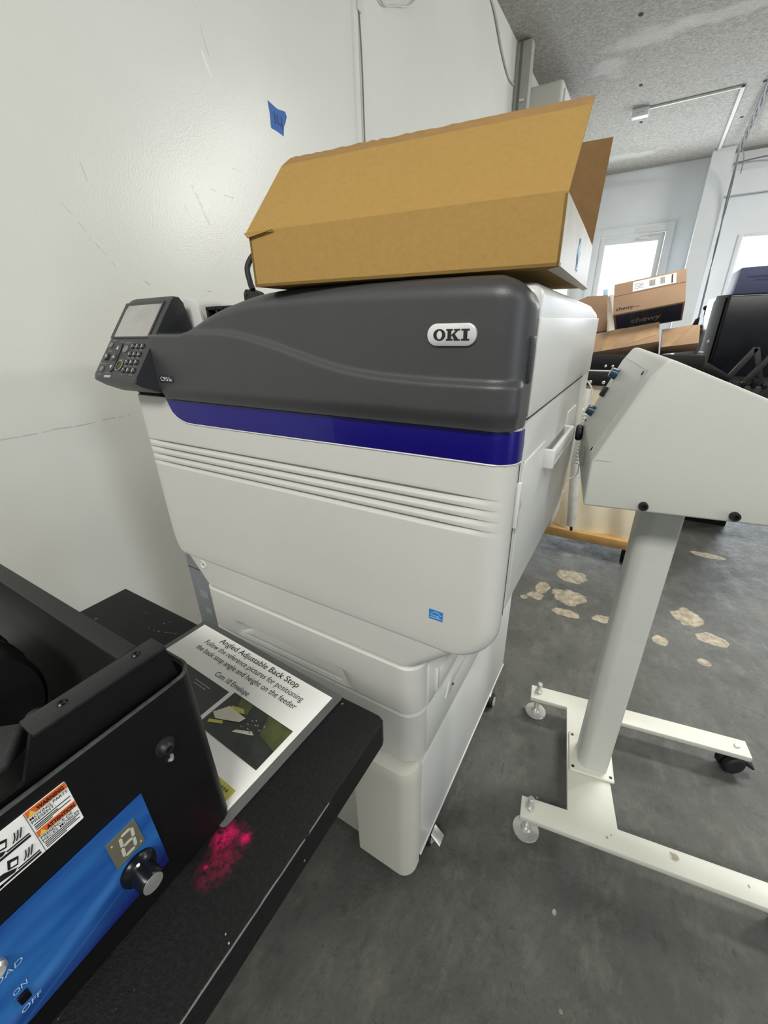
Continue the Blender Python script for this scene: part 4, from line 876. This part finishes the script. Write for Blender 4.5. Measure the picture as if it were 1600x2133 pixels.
bm = bmesh.new(); cyl(bm, (-0.58, 0.010, 0.825), (-0.34, 0.010, 0.825), 0.055, n=40, bev=0.003); rl = obj('feed_drum', bm, 'black_rubber', fd)
bm = bmesh.new()
for xx in (-0.40, -0.37): 
    tube(bm, [(xx, 0.010 + 0.0556 * math.cos(a_ / 16 * PI), 0.825 + 0.0556 * math.sin(a_ / 16 * PI)) for a_ in range(17)], 0.0006, 5, 0)
obj('drum_line', bm, 'charcoal', rl)
bm = bmesh.new(); cyl(bm, (-0.345, 0.050, 0.80), (-0.24, 0.050, 0.80), 0.007, n=20); cyl(bm, (-0.300, 0.050, 0.80), (-0.262, 0.050, 0.80), 0.010, n=20); obj('feed_shaft', bm, 'charcoal', fd)
bm = bmesh.new(); box(bm, -0.262, -0.256, 0.048, 0.058, 0.845, 0.853); obj('sensor_tab', bm, 'white_ink', fd)
bm = P([(-0.232, 0.030, 0.884), (-0.224, 0.018, 0.875), (-0.222, -0.06, 0.862), (-0.30, -0.08, 0.862), (-0.30, -0.02, 0.878)], (0, 0, -0.006), bev=0.002); obj('guide_bracket', bm, 'black_flange', fd)
bm = bmesh.new(); lathe(bm, [(0.014, 0), (0.014, 0.010), (0.012, 0.013), (0.008, 0.013), (0.007, 0.009), (0.0001, 0.009)], (-0.245, -0.012, 0.862), (0.2, 0, 1), 28); obj('pulley_hub', bm, 'black_gloss', fd)
# outer screw and slot
bm = bmesh.new(); lathe(bm, [(0.0062, 0), (0.0062, 0.0012), (0.0045, 0.0016), (0.0040, 0.0040), (0.0028, 0.0052), (0.0020, 0.0052), (0.0018, 0.0035), (0.0001, 0.0035)], (FX, 0.0770, 0.8225), (1, 0, 0), 28)
obj('clamp_screw', bm, 'black_flange', fd)
bm = bmesh.new(); tube(bm, [(FX + 0.0004, 0.0765, 0.810), (FX + 0.0006, 0.0785, 0.8085), (FX + 0.0006, 0.0790, 0.8125)], 0.0011, 6, 4); obj('slot', bm, 'chrome', fd)
# warning label
plw = Pl((FX, 0.012, 0.822), (0, 1, 0), (0, 0, 1))
bm = bmesh.new(); plw.poly(bm, rr2(-0.026, 0, 0.0178, 0.0305, 0.0008), 0.0001, 0.0003); wl = obj('warning_label', bm, 'paper', fd, label='white and orange warning label with hand pictograms')
bm = bmesh.new(); plw.quad(bm, 0.0004, 0.0262, 0.0176, 0.0303, 0.0005, 0.0002); plw.quad(bm, 0.0004, 0.0112, 0.0176, 0.0152, 0.0005, 0.0002); obj('label_band', bm, 'orange', wl)
bm = bmesh.new(); plw.poly(bm, [(0.0010, 0.0266), (0.0040, 0.0266), (0.0025, 0.0298)], 0.0008, 0.0001); plw.poly(bm, [(0.0010, 0.0116), (0.0040, 0.0116), (0.0025, 0.0148)], 0.0008, 0.0001); obj('label_triangle', bm, 'yellow', wl)
bm = bmesh.new()
text(bm, 'WARNING', plw, 0.0046, 0.0270, 0.0036, width=0.0118, h=0.0008, bold=0.03); text(bm, 'ATTENTION', plw, 0.0044, 0.0119, 0.0036, width=0.0125, h=0.0008, bold=0.03)
text(bm, 'MOVING PARTS', plw, 0.0008, 0.0236, 0.0026, width=0.0162, h=0.0005, bold=0.006); text(bm, 'PRESENT.', plw, 0.0008, 0.0212, 0.0026, width=0.0100, h=0.0005, bold=0.006)
text(bm, 'PRESENCE DE', plw, 0.0008, 0.0088, 0.0026, width=0.0140, h=0.0005, bold=0.006); text(bm, 'PIECES MOBILES', plw, 0.0008, 0.0064, 0.0026, width=0.0165, h=0.0005, bold=0.006)
for b_, w_ in [(0.0196, 0.016), (0.0182, 0.010), (0.0172, 0.0155), (0.0160, 0.007), (0.0050, 0.016), (0.0038, 0.014), (0.0026, 0.0155), (0.0014, 0.009)]: plw.quad(bm, 0.0010, b_, 0.0010 + w_, b_ + 0.0005, 0.0005, 0.0001)
plw.quad(bm, -0.0001, 0.0, 0.0001, 0.0303, 0.0005, 0.0001)
for dy in (0.0150, 0.0010):                              # hand caught between rollers
    plw.poly(bm, [(-0.0185, dy + 0.0000), (-0.0170, dy), (-0.0170, dy + 0.0014), (-0.0185, dy + 0.0014)], 0.0005, 0.0001)
    plw.quad(bm, -0.0180, dy + 0.0002, -0.0015, dy + 0.0016, 0.0005, 0.0001); plw.poly(bm, [(-0.0200, dy + 0.0040), (-0.0120, dy + 0.0022), (-0.0105, dy + 0.0036), (-0.0150, dy + 0.0066), (-0.0200, dy + 0.0072)], 0.0005, 0.0001)
    plw.quad(bm, -0.0105, dy + 0.0022, -0.0015, dy + 0.0030, 0.0005, 0.0001); plw.poly(bm, [(-0.0135, dy + 0.0062), (-0.0098, dy + 0.0048), (-0.0082, dy + 0.0095), (-0.0120, dy + 0.0115)], 0.0005, 0.0001)
    for k in range(3): tube(bm, [plw.p(-0.0075 + 0.0014 * k, dy + 0.0045, 0.0008), plw.p(-0.0062 + 0.0012 * k, dy + 0.0065, 0.0008), plw.p(-0.0055 + 0.0014 * k, dy + 0.0095, 0.0008)], 0.00025, 5, 3)
obj('label_print', bm, 'ink', wl, smooth=False)
bm = bmesh.new(); plw.poly(bm, [(-0.0122, 0.0070 + 0.015), (-0.0100, 0.0062 + 0.015), (-0.0092, 0.0085 + 0.015), (-0.0114, 0.0095 + 0.015)], 0.0008, 0.0001); plw.poly(bm, [(-0.0122, 0.0080), (-0.0100, 0.0072), (-0.0092, 0.0095), (-0.0114, 0.0105)], 0.0008, 0.0001); obj('label_pictogram', bm, 'paper', wl)
# blue control strip
bm = bmesh.new(); plc = Pl((FX, 0, TZ), (0, 1, 0), (0, 0, 1))
plc.poly(bm, [(-0.12, 0.016), (0.0565, 0.0235), (0.0565, 0.0945), (-0.12, 0.090)], 0.0002, 0.0012); cs = obj('control_strip', bm, 'swirl', fd, label='glossy blue control strip with light waves')
bm = bmesh.new(); plc.poly(bm, [(0.0318, 0.0590), (0.0490, 0.0598), (0.0484, 0.0832), (0.0316, 0.0824)], 0.0012, 0.0008); dsp = obj('digit_display', bm, 'seg_bg', cs, label='single digit display')
bm = bmesh.new()
def seg(a, b_, w_=0.0009):
    a, b_ = Vector(a), Vector(b_); d_ = (b_ - a).normalized(); n_ = Vector((-d_.y, d_.x)); m_ = 0.0005
    q = [a + d_ * m_ + n_ * 0, a + d_ * (m_ + w_) + n_ * w_, b_ - d_ * (m_ + w_) + n_ * w_, b_ - d_ * m_, b_ - d_ * (m_ + w_) - n_ * w_, a + d_ * (m_ + w_) - n_ * w_]
    plc.poly(bm, [tuple(p) for p in q], 0.0021, 0.0003)
g = {(i, j): (0.0372 + 0.0068 * i + 0.0008 * j, 0.0632 + 0.0082 * j) for i in (0, 1) for j in (0, 1, 2)}
for a, b_ in [((0, 0), (1, 0)), ((0, 1), (1, 1)), ((0, 2), (1, 2)), ((0, 0), (0, 1)), ((0, 1), (0, 2)), ((1, 0), (1, 1)), ((1, 1), (1, 2))]: seg(g[a], g[b_])
plc.quad(bm, 0.0465, 0.0625, 0.0474, 0.0632, 0.0021); plc.quad(bm, 0.0335, 0.0785, 0.0344, 0.0792, 0.0021)
obj('digit_segments', bm, 'seg', dsp)
bm = bmesh.new(); lathe(bm, [(0.0105, 0), (0.0108, 0.002), (0.0095, 0.0045), (0.0075, 0.006), (0.0072, 0.0155), (0.0066, 0.0165), (0.0001, 0.0165)], (FX + 0.0014, 0.0405, 0.7555), (1, 0, 0), 40)
kn = obj('speed_knob', bm, 'black_gloss', cs, label='black knob with a brushed metal cap')
bm = bmesh.new(); lathe(bm, [(0.0060, 0), (0.0060, 0.0005), (0.0001, 0.0006)], (FX + 0.0179, 0.0405, 0.7555), (1, 0, 0), 32); obj('knob_cap', bm, 'chrome', kn)
bm = bmesh.new(); lathe(bm, [(0.0010, 0), (0.0010, 0.0006), (0.0001, 0.0007)], (FX + 0.0065, 0.0400, 0.7635), (0.6, 0, 0.8), 12); obj('knob_pointer', bm, 'white_ink', kn)
bm = bmesh.new(); text(bm, 'LOAD', plc, -0.0285, 0.0625, 0.0050, width=0.0148, h=0.0015, shear=0.2); text(bm, 'ON', plc, -0.0230, 0.0462, 0.0048, width=0.0062, h=0.0015, shear=0.2); text(bm, 'OFF', plc, -0.0245, 0.0300, 0.0048, width=0.0090, h=0.0015, shear=0.2)
obj('strip_lettering', bm, 'light_blue_ink', cs, smooth=False)
bm = bmesh.new(); box(bm, FX + 0.001, FX + 0.0028, -0.0232, -0.0185, TZ + 0.0365, TZ + 0.0435, bev=0.0006); obj('power_switch', bm, 'black_gloss', cs)
bm = bmesh.new(); lathe(bm, [(0.0050, 0), (0.0050, 0.002), (0.0038, 0.0035), (0.0035, 0.001), (0.0001, 0.001)], (FX + 0.0014, -0.0225, TZ + 0.0735), (1, 0, 0), 28); obj('jack_socket', bm, 'chrome', cs)

# ------------------------------------------------------------------ WHITE STAND MACHINE
th = math.radians(9); ST = thing('pedestal_machine', 'white sloped sheet-metal machine on a post and H-shaped floor frame', 'machine', (-0.048, 0.655, 0), Matrix.Rotation(th, 3, 'Z'))
def L(name, bm, m, parent=None, **k):
    p = parent or ST
    return obj(name, bm, m, p, local=True, **k)
z0, z1 = 0.066, 0.080
pts = [(-0.002, -0.047), (0.512, -0.047), (0.512, 0.0), (0.192, 0.0), (0.186, 0.10), (0.186, 0.19), (0.192, 0.288), (0.512, 0.288), (0.512, 0.338), (-0.002, 0.338), (-0.002, 0.290), (0.0935, 0.290), (0.0935, 0.003), (-0.002, 0.0)]
L('floor_frame', P([(x, y, z0) for x, y in pts], (0, 0, z1 - z0), bev=0.0015), 'stand_paint')
fp = L('base_flange', B(0.097, 0.194, 0.098, 0.207, z1, z1 + 0.008, bev=0.0035, seg=3), 'stand_paint')
bm = bmesh.new()
for x, y in [(0.105, 0.108), (0.105, 0.197), (0.186, 0.108), (0.186, 0.197)]: lathe(bm, [(0.0036, 0.0001), (0.0036, 0.0004), (0.0001, 0.0004)], (x, y, z1 + 0.008), (0, 0, 1), 16)
L('flange_hole', bm, 'ink', fp)
rings = [rrect(0.1155, 0.178, 0.113, 0.190, (0.022, 0.006, 0.006, 0.022), z, 10, 2) for z in (z1 + 0.004, 0.82)]
L('post', loft(bmesh.new(), rings), 'post_paint')
def foot(x, y):
    bm = bmesh.new(); lathe(bm, [(0.0001, 0.0008), (0.0285, 0.0008), (0.0295, 0.0030), (0.0280, 0.0060), (0.0120, 0.0085), (0.0090, 0.013), (0.0001, 0.013)], (x, y, 0), (0, 0, 1), 40); f_ = L('leveling_foot', bm, 'chrome')
    bm = bmesh.new(); cyl(bm, (x, y, 0.012), (x, y, 0.114), 0.0062, n=16, bev=0.001)
    for k in range(20): lathe(bm, [(0.0064, 0), (0.0068, 0.0008), (0.0064, 0.0016)], (x, y, 0.016 + 0.005 * k), (0, 0, 1), 14)
    L('threaded_rod', bm, 'chrome', f_)
    bm = bmesh.new(); lathe(bm, [(0.0105, 0), (0.011, 0.001), (0.011, 0.007), (0.0100, 0.008), (0.0060, 0.008)], (x, y, z1), (0, 0, 1), 6); L('nut', bm, 'chrome', f_)
foot(0.0185, 0.3165); foot(0.0165, -0.0225)
def stcaster(x, y, sgn):
    bm = bmesh.new(); a = Vector((0.35, sgn * 0.94, 0)).normalized()
    ctr = Vector((x, y, 0.0275))
    cyl(bm, ctr - a * 0.020, ctr - a * 0.002, 0.027, n=32, bev=0.004); cyl(bm, ctr + a * 0.002, ctr + a * 0.020, 0.027, n=32, bev=0.004); w_ = L('caster', bm, 'black_rubber')
    bm = bmesh.new(); box(bm, x - 0.014, x + 0.020, y - 0.012, y + 0.012, 0.045, z0 - 0.001, bev=0.003); cyl(bm, (x, y, 0.05), (x, y, z0), 0.010, n=16); L('fork', bm, 'black_rubber', w_)
    bm = P([(x + 0.018, y - 0.010, 0.050), (x + 0.030, y - 0.010, 0.046), (x + 0.048, y - 0.010, 0.030), (x + 0.046, y - 0.010, 0.025), (x + 0.024, y - 0.010, 0.036)], (0, 0.020, 0), bev=0.0015); L('brake_pedal', bm, 'black_rubber', w_)
    bm = bmesh.new(); lathe(bm, [(0.0065, 0), (0.0065, 0.0035), (0.005, 0.0045), (0.0001, 0.0045)], (x, y, z1), (0, 0, 1), 6); L('cap_nut', bm, 'chrome', w_)
stcaster(0.487, 0.313, -1); stcaster(0.487, -0.022, -1)
# housing
hp = [(0.009, 0.800), (0.0085, 0.868), (0.058, 0.990), (0.072, 1.0115), (0.080, 1.0125), (0.46, 0.857), (0.46, 0.800)]
bm = bmesh.new(); prism(bm, [(x, 0.0, z) for x, z in hp], (0, 0.30, 0), bev=0.004, seg=3)
hsg = L('housing', bm, 'housing_paint')
for a in (0.0875, 0.197):
    bm = bmesh.new(); lathe(bm, [(0.0058, 0), (0.0062, 0.001), (0.0062, 0.007), (0.0055, 0.008), (0.0032, 0.008), (0.0030, 0.004), (0.0001, 0.004)], (a, 0.0, 0.811), (0, -1, 0), 24); L('housing_bolt', bm, 'black_rubber', hsg)
# left control face: plane through kink and ridge
plh = Pl((0.0085, 0.0, 0.868), (0, -1, 0), (0.0495, 0, 0.122))   # reading direction towards the viewer side, normal to the left
def hq(a0, b0, a1, b1, h, t): bm = bmesh.new(); plh.quad(bm, a0, b0, a1, b1, h, t); return bm
L('control_plate', hq(-0.272, 0.006, -0.040, 0.137, 0.0, 0.0016), 'housing_paint', hsg)
bm = bmesh.new()
for a in [(-0.041, 0.006, -0.0398, 0.137), (-0.272, 0.137, -0.040, 0.1378), (-0.272, 0.0052, -0.040, 0.006)]: plh.quad(bm, *a, 0.0003, 0.0016)
L('plate_outline', bm, 'grey_ink', hsg)
for a, b_ in [(-0.046, 0.010), (-0.046, 0.132), (-0.266, 0.010)]:
    bm = bmesh.new(); lathe(bm, [(0.0028, 0), (0.0028, 0.0012), (0.0001, 0.0014)], plh.p(a, b_, 0.0016), plh.n, 14); L('plate_screw', bm, 'black_rubber', hsg)
for a, b_ in [(-0.245, 0.108), (-0.245, 0.0335)]:
    bm = bmesh.new(); lathe(bm, [(0.010, 0), (0.010, 0.003), (0.0085, 0.012), (0.0075, 0.013), (0.0001, 0.013)], plh.p(a, b_, 0.0016), plh.n, 24); L('control_knob', bm, 'cap_blue', hsg)
bm = bmesh.new(); prism(bm, [plh.p(-0.252, 0.064, 0.0016), plh.p(-0.238, 0.064, 0.0016), plh.p(-0.238, 0.082, 0.0016), plh.p(-0.252, 0.082, 0.0016)], plh.n * 0.008, bev=0.001); L('rocker_switch', bm, 'black_rubber', hsg)
bm = bmesh.new(); plh.quad(bm, -0.236, 0.092, -0.228, 0.098, 0.0017); plh.quad(bm, -0.236, 0.050, -0.232, 0.053, 0.0017); L('control_legend', bm, 'grey_ink', hsg)
pll = Pl((0.0087, 0.0, 0.800), (0, -1, 0), (0, 0, 1))
bm = bmesh.new(); plk = pll
for k, w_ in enumerate([0.03, 0.05, 0.045, 0.02]): pll.quad(bm, -0.150, 0.052 - 0.010 * k, -0.150 + w_, 0.056 - 0.010 * k, 0.0005, 0.0003)
L('rating_print', bm, 'grey_ink', hsg)
bm = bmesh.new(); cyl(bm, (0.0085, 0.268, 0.852), (-0.004, 0.268, 0.852), 0.016, n=28, bev=0.003); L('side_roller_cap', bm, 'black_rubber', hsg)
bm = bmesh.new(); tube(bm, [(0.012, -0.0006, 0.8725), (0.020, -0.0006, 0.8735), (0.034, -0.0006, 0.8725)], 0.0003, 4, 3); L('scratch', bm, 'grey_ink', hsg)

# ------------------------------------------------------------------ BACKGROUND
# bench with canvas skirt
bn = thing('bench', 'long bench with beige canvas skirt, pine rail and black steel rails behind the printer', 'workbench', (-0.5, 2.3, 0))
obj('wood_rail', P([(-1.05, 2.0, 0.082), (0.14, 2.0, 0.082), (0.14, 2.0, 0.126), (-1.05, 2.0, 0.126)], (0, 0.05, 0), bev=0.004), 'wood', bn, label='pine bottom rail')
bm = bmesh.new(); cols = []
for i in range(90):
    x = -1.03 + 1.16 * i / 89; col = []
    for j in range(13):
        z = 0.126 + 0.69 * j / 12; y = 2.018 + 0.010 * math.sin(x * 22 + 1.5 * math.sin(z * 6)) * (1 - 0.7 * j / 12) + 0.006 * math.sin(x * 51 + z * 9) - 0.010 * math.exp(-((z - 0.15) / 0.05) ** 2) * math.sin(x * 30)
        col.append(Vector((x, y + 0.012, z)))
    cols.append(col)
loft(bm, cols, cap0=False, cap1=False, closed=False); obj('canvas_skirt', bm, 'canvas', bn, label='beige canvas skirt')
bm = B(-1.05, 0.16, 1.985, 2.01, 0.812, 0.868, bev=0.003); obj('lower_steel_rail', bm, 'black_steel', bn)
bm = B(-1.05, 0.19, 1.99, 2.03, 0.876, 0.935, bev=0.003); box(bm, -1.05, 0.16, 2.0, 2.34, 0.868, 0.878); obj('upper_steel_rail', bm, 'black_steel', bn)
bm = B(-1.05, 0.18, 1.987, 2.0, 0.869, 0.874, bev=0.001); obj('rail_edge', bm, 'ac', bn)
bm = bmesh.new()
for x, z in [(-0.180, 0.826), (-0.130, 0.826), (-0.075, 0.826)]: screw(bm, (x, 1.985, z), (0, -1, 0), 0.007, 0.004)
for x, z in [(-0.134, 0.890), (-0.108, 0.890), (0.07, 0.895)]: screw(bm, (x, 1.99, z), (0, -1, 0), 0.005, 0.003)
obj('rail_bolt', bm, 'chrome', bn)
for x in (-1.0, 0.08): obj('bench_leg', B(x, x + 0.05, 2.28, 2.33, 0, 0.868), 'black_steel', bn)
for x in (-1.0, 0.08): obj('bench_leg', B(x, x + 0.05, 2.035, 2.08, 0, 0.812), 'black_steel', bn)
# wrapped roll leaning on bench
bm = bmesh.new(); tube(bm, [(-0.190, 1.955, 0.80), (-0.186, 1.955, 0.632), (-0.170, 1.955, 0.40), (-0.150, 1.955, 0.178)], 0.022, 16, 8)
tr_ = obj('wrapped_tube', bm, 'wrap'); tag(tr_, 'crinkled white wrapped tube hanging in front of the canvas skirt', 'tube')
bm = bmesh.new(); cyl(bm, (-0.150, 1.955, 0.178), (-0.147, 1.955, 0.150), 0.006, n=12); obj('tube_tip', bm, 'black_rubber', tr_)

def carton(name, label, ex, ez, y, x0, x1, up_len, dn_len, a_deg, roll, m_top, m_low, depth=0.16):
    """tilted closed carton: nearest long edge at (y, ez); top face leans back, low face goes under"""
    a = math.radians(a_deg); ud = Vector((0, math.sin(a), math.cos(a))); dd = Vector((0, math.cos(a), -math.sin(a)))
    cen = Vector(((x0 + x1) / 2, y, ez)); R3 = Matrix.Rotation(-math.radians(roll), 3, 'Y')
    t = thing(name, label, 'box', tuple(cen), R3)
    hw = (x1 - x0) / 2
    pts = [Vector((-hw, 0, 0)), Vector((-hw, 0, 0)) + ud * up_len, Vector((-hw, 0, 0)) + ud * up_len + dd * dn_len, Vector((-hw, 0, 0)) + dd * dn_len]
    obj('carton_body', P(pts, (2 * hw, 0, 0), bev=0.002), m_top, t, local=True)
    top = Pl((-hw, 0, 0), (1, 0, 0), ud); low = Pl(Vector((-hw, 0, 0)) + dd * dn_len, (1, 0, 0), -dd)
    return t, top, low, 2 * hw
# chewy box
t, top, low, W_ = carton('shipping_box', 'brown shipping box with white address label and navy lower side, topmost of the pile', 0, 1.098, 2.05, -0.148, 0.088, 0.125, 0.16, 24, 9.5, 'card_far', 'navy_card')
bm = bmesh.new(); low.quad(bm, 0.008, 0.012, W_ - 0.006, 0.150, 0.0004, 0.0006); nv = obj('navy_print', bm, 'navy_card', t, local=True)
bm = bmesh.new(); text(bm, 'chewy', low, 0.060, 0.060, 0.060, width=0.105, h=0.0012, bold=0.02, shear=0.15); obj('box_logo', bm, 'card_far', nv, local=False) if False else obj('box_logo', bm, 'card_side', t, local=True, smooth=False)
bm = bmesh.new()
for a in (0.055, 0.10, 0.15): low.quad(bm, a, 0.010, a + 0.02, 0.150, 0.0010, 0.0003)
obj('tape_stripe', bm, 'photo_dark', t, local=True)
bm = bmesh.new(); text(bm, 'chewy', top, 0.010, 0.014, 0.020, width=0.062, h=0.0005, bold=0.015, shear=0.15); top.quad(bm, 0.074, 0.017, 0.092, 0.0182, 0.0005); obj('small_logo', bm, 'ink', t, local=True, smooth=False)
bm = bmesh.new(); top.quad(bm, 0.0, 0.0740, W_, 0.0755, 0.0003); obj('flap_seam', bm, 'card_inner', t, local=True)
bm = bmesh.new(); top.quad(bm, 0.065, 0.079, 0.205, 0.117, 0.0004, 0.0005); sl = obj('shipping_label', bm, 'paper', t, local=True)
bm = bmesh.new()
for i in range(9): top.quad(bm, 0.120 + 0.0022 * i, 0.086, 0.1213 + 0.0022 * i, 0.110, 0.0010, 0.0002)
for i in range(7): top.quad(bm, 0.155 + 0.0022 * i, 0.086, 0.1563 + 0.0022 * i, 0.112, 0.0010, 0.0002)
top.quad(bm, 0.190, 0.082, 0.195, 0.114, 0.0010, 0.0002)
for k in range(4): top.quad(bm, 0.070, 0.088 + 0.006 * k, 0.104 - 0.006 * (k % 2), 0.0895 + 0.006 * k, 0.0010, 0.0002)
obj('label_print', bm, 'ink', t, local=True)
# taped box under
t, top, low, W_ = carton('shipping_box', 'brown box with wide crossing tape under the navy-sided box, left of the pair', 0, 0.957, 2.04, -0.225, 0.035, 0.085, 0.10, 32, 10.5, 'card_far', 'card_far')
bm = bmesh.new(); top.poly(bm, [(0.06, 0), (0.10, 0), (0.14, 0.085), (0.09, 0.085)], 0.0004, 0.0005); top.poly(bm, [(0.15, 0.010), (0.25, 0.030), (0.25, 0.07), (0.16, 0.05)], 0.0004, 0.0005); obj('packing_tape', bm, 'tape_brown', t, local=True)
t, top, low, W_ = carton('shipping_box', 'small brown box with a diagonal tape strip under the navy-sided box, right of the pair', 0, 0.967, 2.04, 0.042, 0.162, 0.075, 0.06, 30, 7.5, 'card_far', 'card_far')
bm = bmesh.new(); top.poly(bm, [(0.0, 0.0), (0.03, 0.0), (0.10, 0.075), (0.06, 0.075)], 0.0004, 0.0005); obj('packing_tape', bm, 'tape_brown', t, local=True)
# open box at left of chewy box
t = thing('shipping_box', 'open brown box with its flap up, just left of the box with the address label', 'box', (-0.235, 2.34, 1.0), Matrix.Rotation(math.radians(-8), 3, 'Y'))
obj('carton_body', P([(-0.11, -0.08, -0.02), (0.065, -0.08, -0.02), (0.060, -0.08, 0.155), (-0.02, -0.08, 0.165), (-0.11, -0.08, 0.14)], (0, 0.16, 0), bev=0.002), 'card_far', t, local=True)
obj('side_panel', P([(0.066, -0.08, -0.02), (0.088, 0.02, -0.01), (0.092, 0.02, 0.15), (0.068, -0.07, 0.155), (0.052, -0.08, 0.12)], (0.002, 0.002, 0), bev=0.0005), 'card_side', t, local=True, label='pale side panel')
bm = bmesh.new(); box(bm, -0.11, 0.06, -0.083, -0.080, -0.018, 0.010); obj('navy_stripe', bm, 'navy_card', t, local=True)
bm = bmesh.new(); box(bm, 0.035, 0.055, 0.0, 0.02, 0.15, 0.185, bev=0.002); obj('tissue_corner', bm, 'light_blue_ink', t, local=True)

# black machine at the right
mc = thing('black_cabinet_machine', 'tall glossy black dusty machine at the right edge behind the white machine', 'machine', (0.6, 3.0, 0))
bm = P([(0.245, 2.86, 0.70), (0.285, 2.75, 0.70), (1.4, 2.75, 0.70), (1.4, 3.22, 0.70), (0.245, 3.22, 0.70)], (0, 0, 0.46), bev=0.012, seg=3); obj('upper_body', bm, 'black_gloss', mc)
bm = P([(0.243, 2.857, 0.78), (0.277, 2.757, 0.78), (0.277, 2.757, 1.150), (0.243, 2.857, 1.135)], (-0.003, -0.001, 0), bev=0.001); obj('bevelled_edge', bm, 'black_flange', mc, label='pale bevelled left edge')
obj('base_cabinet', B(0.15, 0.560, 2.72, 3.2, 0.0, 0.70, bev=0.004), 'black_steel', mc)
bm = bmesh.new(); screw(bm, (0.262, 2.80, 0.95), (-0.9, -0.4, 0), 0.008, 0.006); obj('edge_screw', bm, 'chrome', mc)
def bar(bm, a, b_, w_=0.010): 
    a, b_ = Vector(a), Vector(b_); u, v = frame_for(b_ - a); prism(bm, [a + u * w_ + v * w_, a - u * w_ + v * w_, a - u * w_ - v * w_, a + u * w_ - v * w_], b_ - a, bev=0.001)
bm = bmesh.new(); bar(bm, (0.393, 2.4, 0.94), (0.305, 2.4, 0.77)); bar(bm, (0.393, 2.4, 0.94), (0.462, 2.4, 0.745)); obj('support_arm', bm, 'black_flange', mc)
bm = bmesh.new(); bar(bm, (0.475, 2.38, 0.965), (0.350, 2.38, 0.735)); obj('support_arm', bm, 'black_flange', mc)
bm = bmesh.new(); bar(bm, (0.62, 2.36, 0.98), (0.40, 2.36, 0.69)); obj('support_arm', bm, 'black_flange', mc)
bm = P([(0.155, 2.38, 0.895), (0.225, 2.38, 0.885), (0.338, 2.38, 0.822), (0.325, 2.38, 0.805), (0.155, 2.38, 0.808)], (0, 0.33, 0), bev=0.004); obj('front_tray', bm, 'black_steel', mc)
bm = P([(0.30, 2.36, 0.79), (0.80, 2.36, 0.79), (0.80, 2.36, 0.66), (0.30, 2.36, 0.66)], (0, 0.42, 0), bev=0.006); obj('front_deck', bm, 'black_rubber', mc)
bm = bmesh.new()
for i in range(8): box(bm, 0.34 + 0.035 * i, 0.355 + 0.035 * i, 2.35, 2.42, 0.785, 0.80 + 0.01 * (i % 3), bev=0.002)
obj('deck_roller', bm, 'black_gloss', mc)
bm = bmesh.new(); lathe(bm, [(0.010, 0), (0.011, 0.01), (0.006, 0.015), (0.010, 0.025), (0.0001, 0.027)], (0.205, 2.39, 0.90), (0, -0.3, 1), 16); obj('tray_knob', bm, 'chrome', mc)
# box on machine
t = thing('storage_box', 'slate blue carton standing on top of the glossy black machine', 'box', (0.62, 3.0, 1.160))
obj('carton_body', P([(0.305, 2.80, 1.161), (1.0, 2.80, 1.161), (1.0, 2.80, 1.285), (0.310, 2.80, 1.273)], (0, 0.3, 0), bev=0.003), 'blue_box', t)
plx = Pl((0.34, 2.7995, 1.23), (1, 0, 0), (0, 0, 1)); bm = bmesh.new(); plx.quad(bm, 0.0, 0.0, 0.10, 0.007, 0.0004); plx.quad(bm, 0.03, -0.014, 0.085, -0.008, 0.0004); obj('box_print', bm, 'navy_ink', t, smooth=False)
# filing cabinet and press with knob
t = thing('drawer_cabinet', 'grey drawer cabinet with a brown top between boxes and black machine', 'cabinet', (0.28, 3.4, 0))
obj('cabinet_body', B(0.15, 0.42, 3.30, 3.75, 0.0, 0.985, bev=0.003), 'grey_lower', t)
obj('cabinet_top', B(0.14, 0.43, 3.28, 3.77, 0.985, 1.005, bev=0.002), 'card_crease', t)
for z in (0.905, 0.82, 0.70):
    dr = obj('drawer', B(0.16, 0.41, 3.29, 3.30, z, z + 0.07, bev=0.002), 'grey_lower', t); obj('drawer_handle', B(0.25, 0.32, 3.275, 3.292, z + 0.05, z + 0.056, bev=0.001), 'chrome', dr)
t = thing('hand_press', 'small black hand press with a round knob on the drawer cabinet', 'press', (0.255, 3.35, 1.005))
bm = B(0.20, 0.30, 3.31, 3.40, 1.0055, 1.022, bev=0.003); obj('press_base', bm, 'black_rubber', t)
bm = bmesh.new(); tube(bm, [(0.268, 3.35, 1.02), (0.262, 3.35, 1.06), (0.257, 3.35, 1.10)], 0.009, 12, 6); obj('lever', bm, 'black_gloss', t)
bm = bmesh.new(); lathe(bm, [(0.0001, -0.014), (0.014, -0.010), (0.020, -0.002), (0.020, 0.006), (0.012, 0.014), (0.0001, 0.016)], (0.257, 3.35, 1.112), (0.1, 0, 1), 24); obj('knob', bm, 'black_gloss', t)
bm = bmesh.new(); prism(bm, [(0.205, 3.33, 1.02), (0.235, 3.33, 1.02), (0.235, 3.33, 1.065), (0.215, 3.33, 1.055)], (0, 0.04, 0), bev=0.002); obj('press_head', bm, 'black_rubber', t)

# outside pavement seen through glass
struct('outside_pavement', B(-6, 8, 7.3, 14, -0.15, -0.05), 'plain_wall')
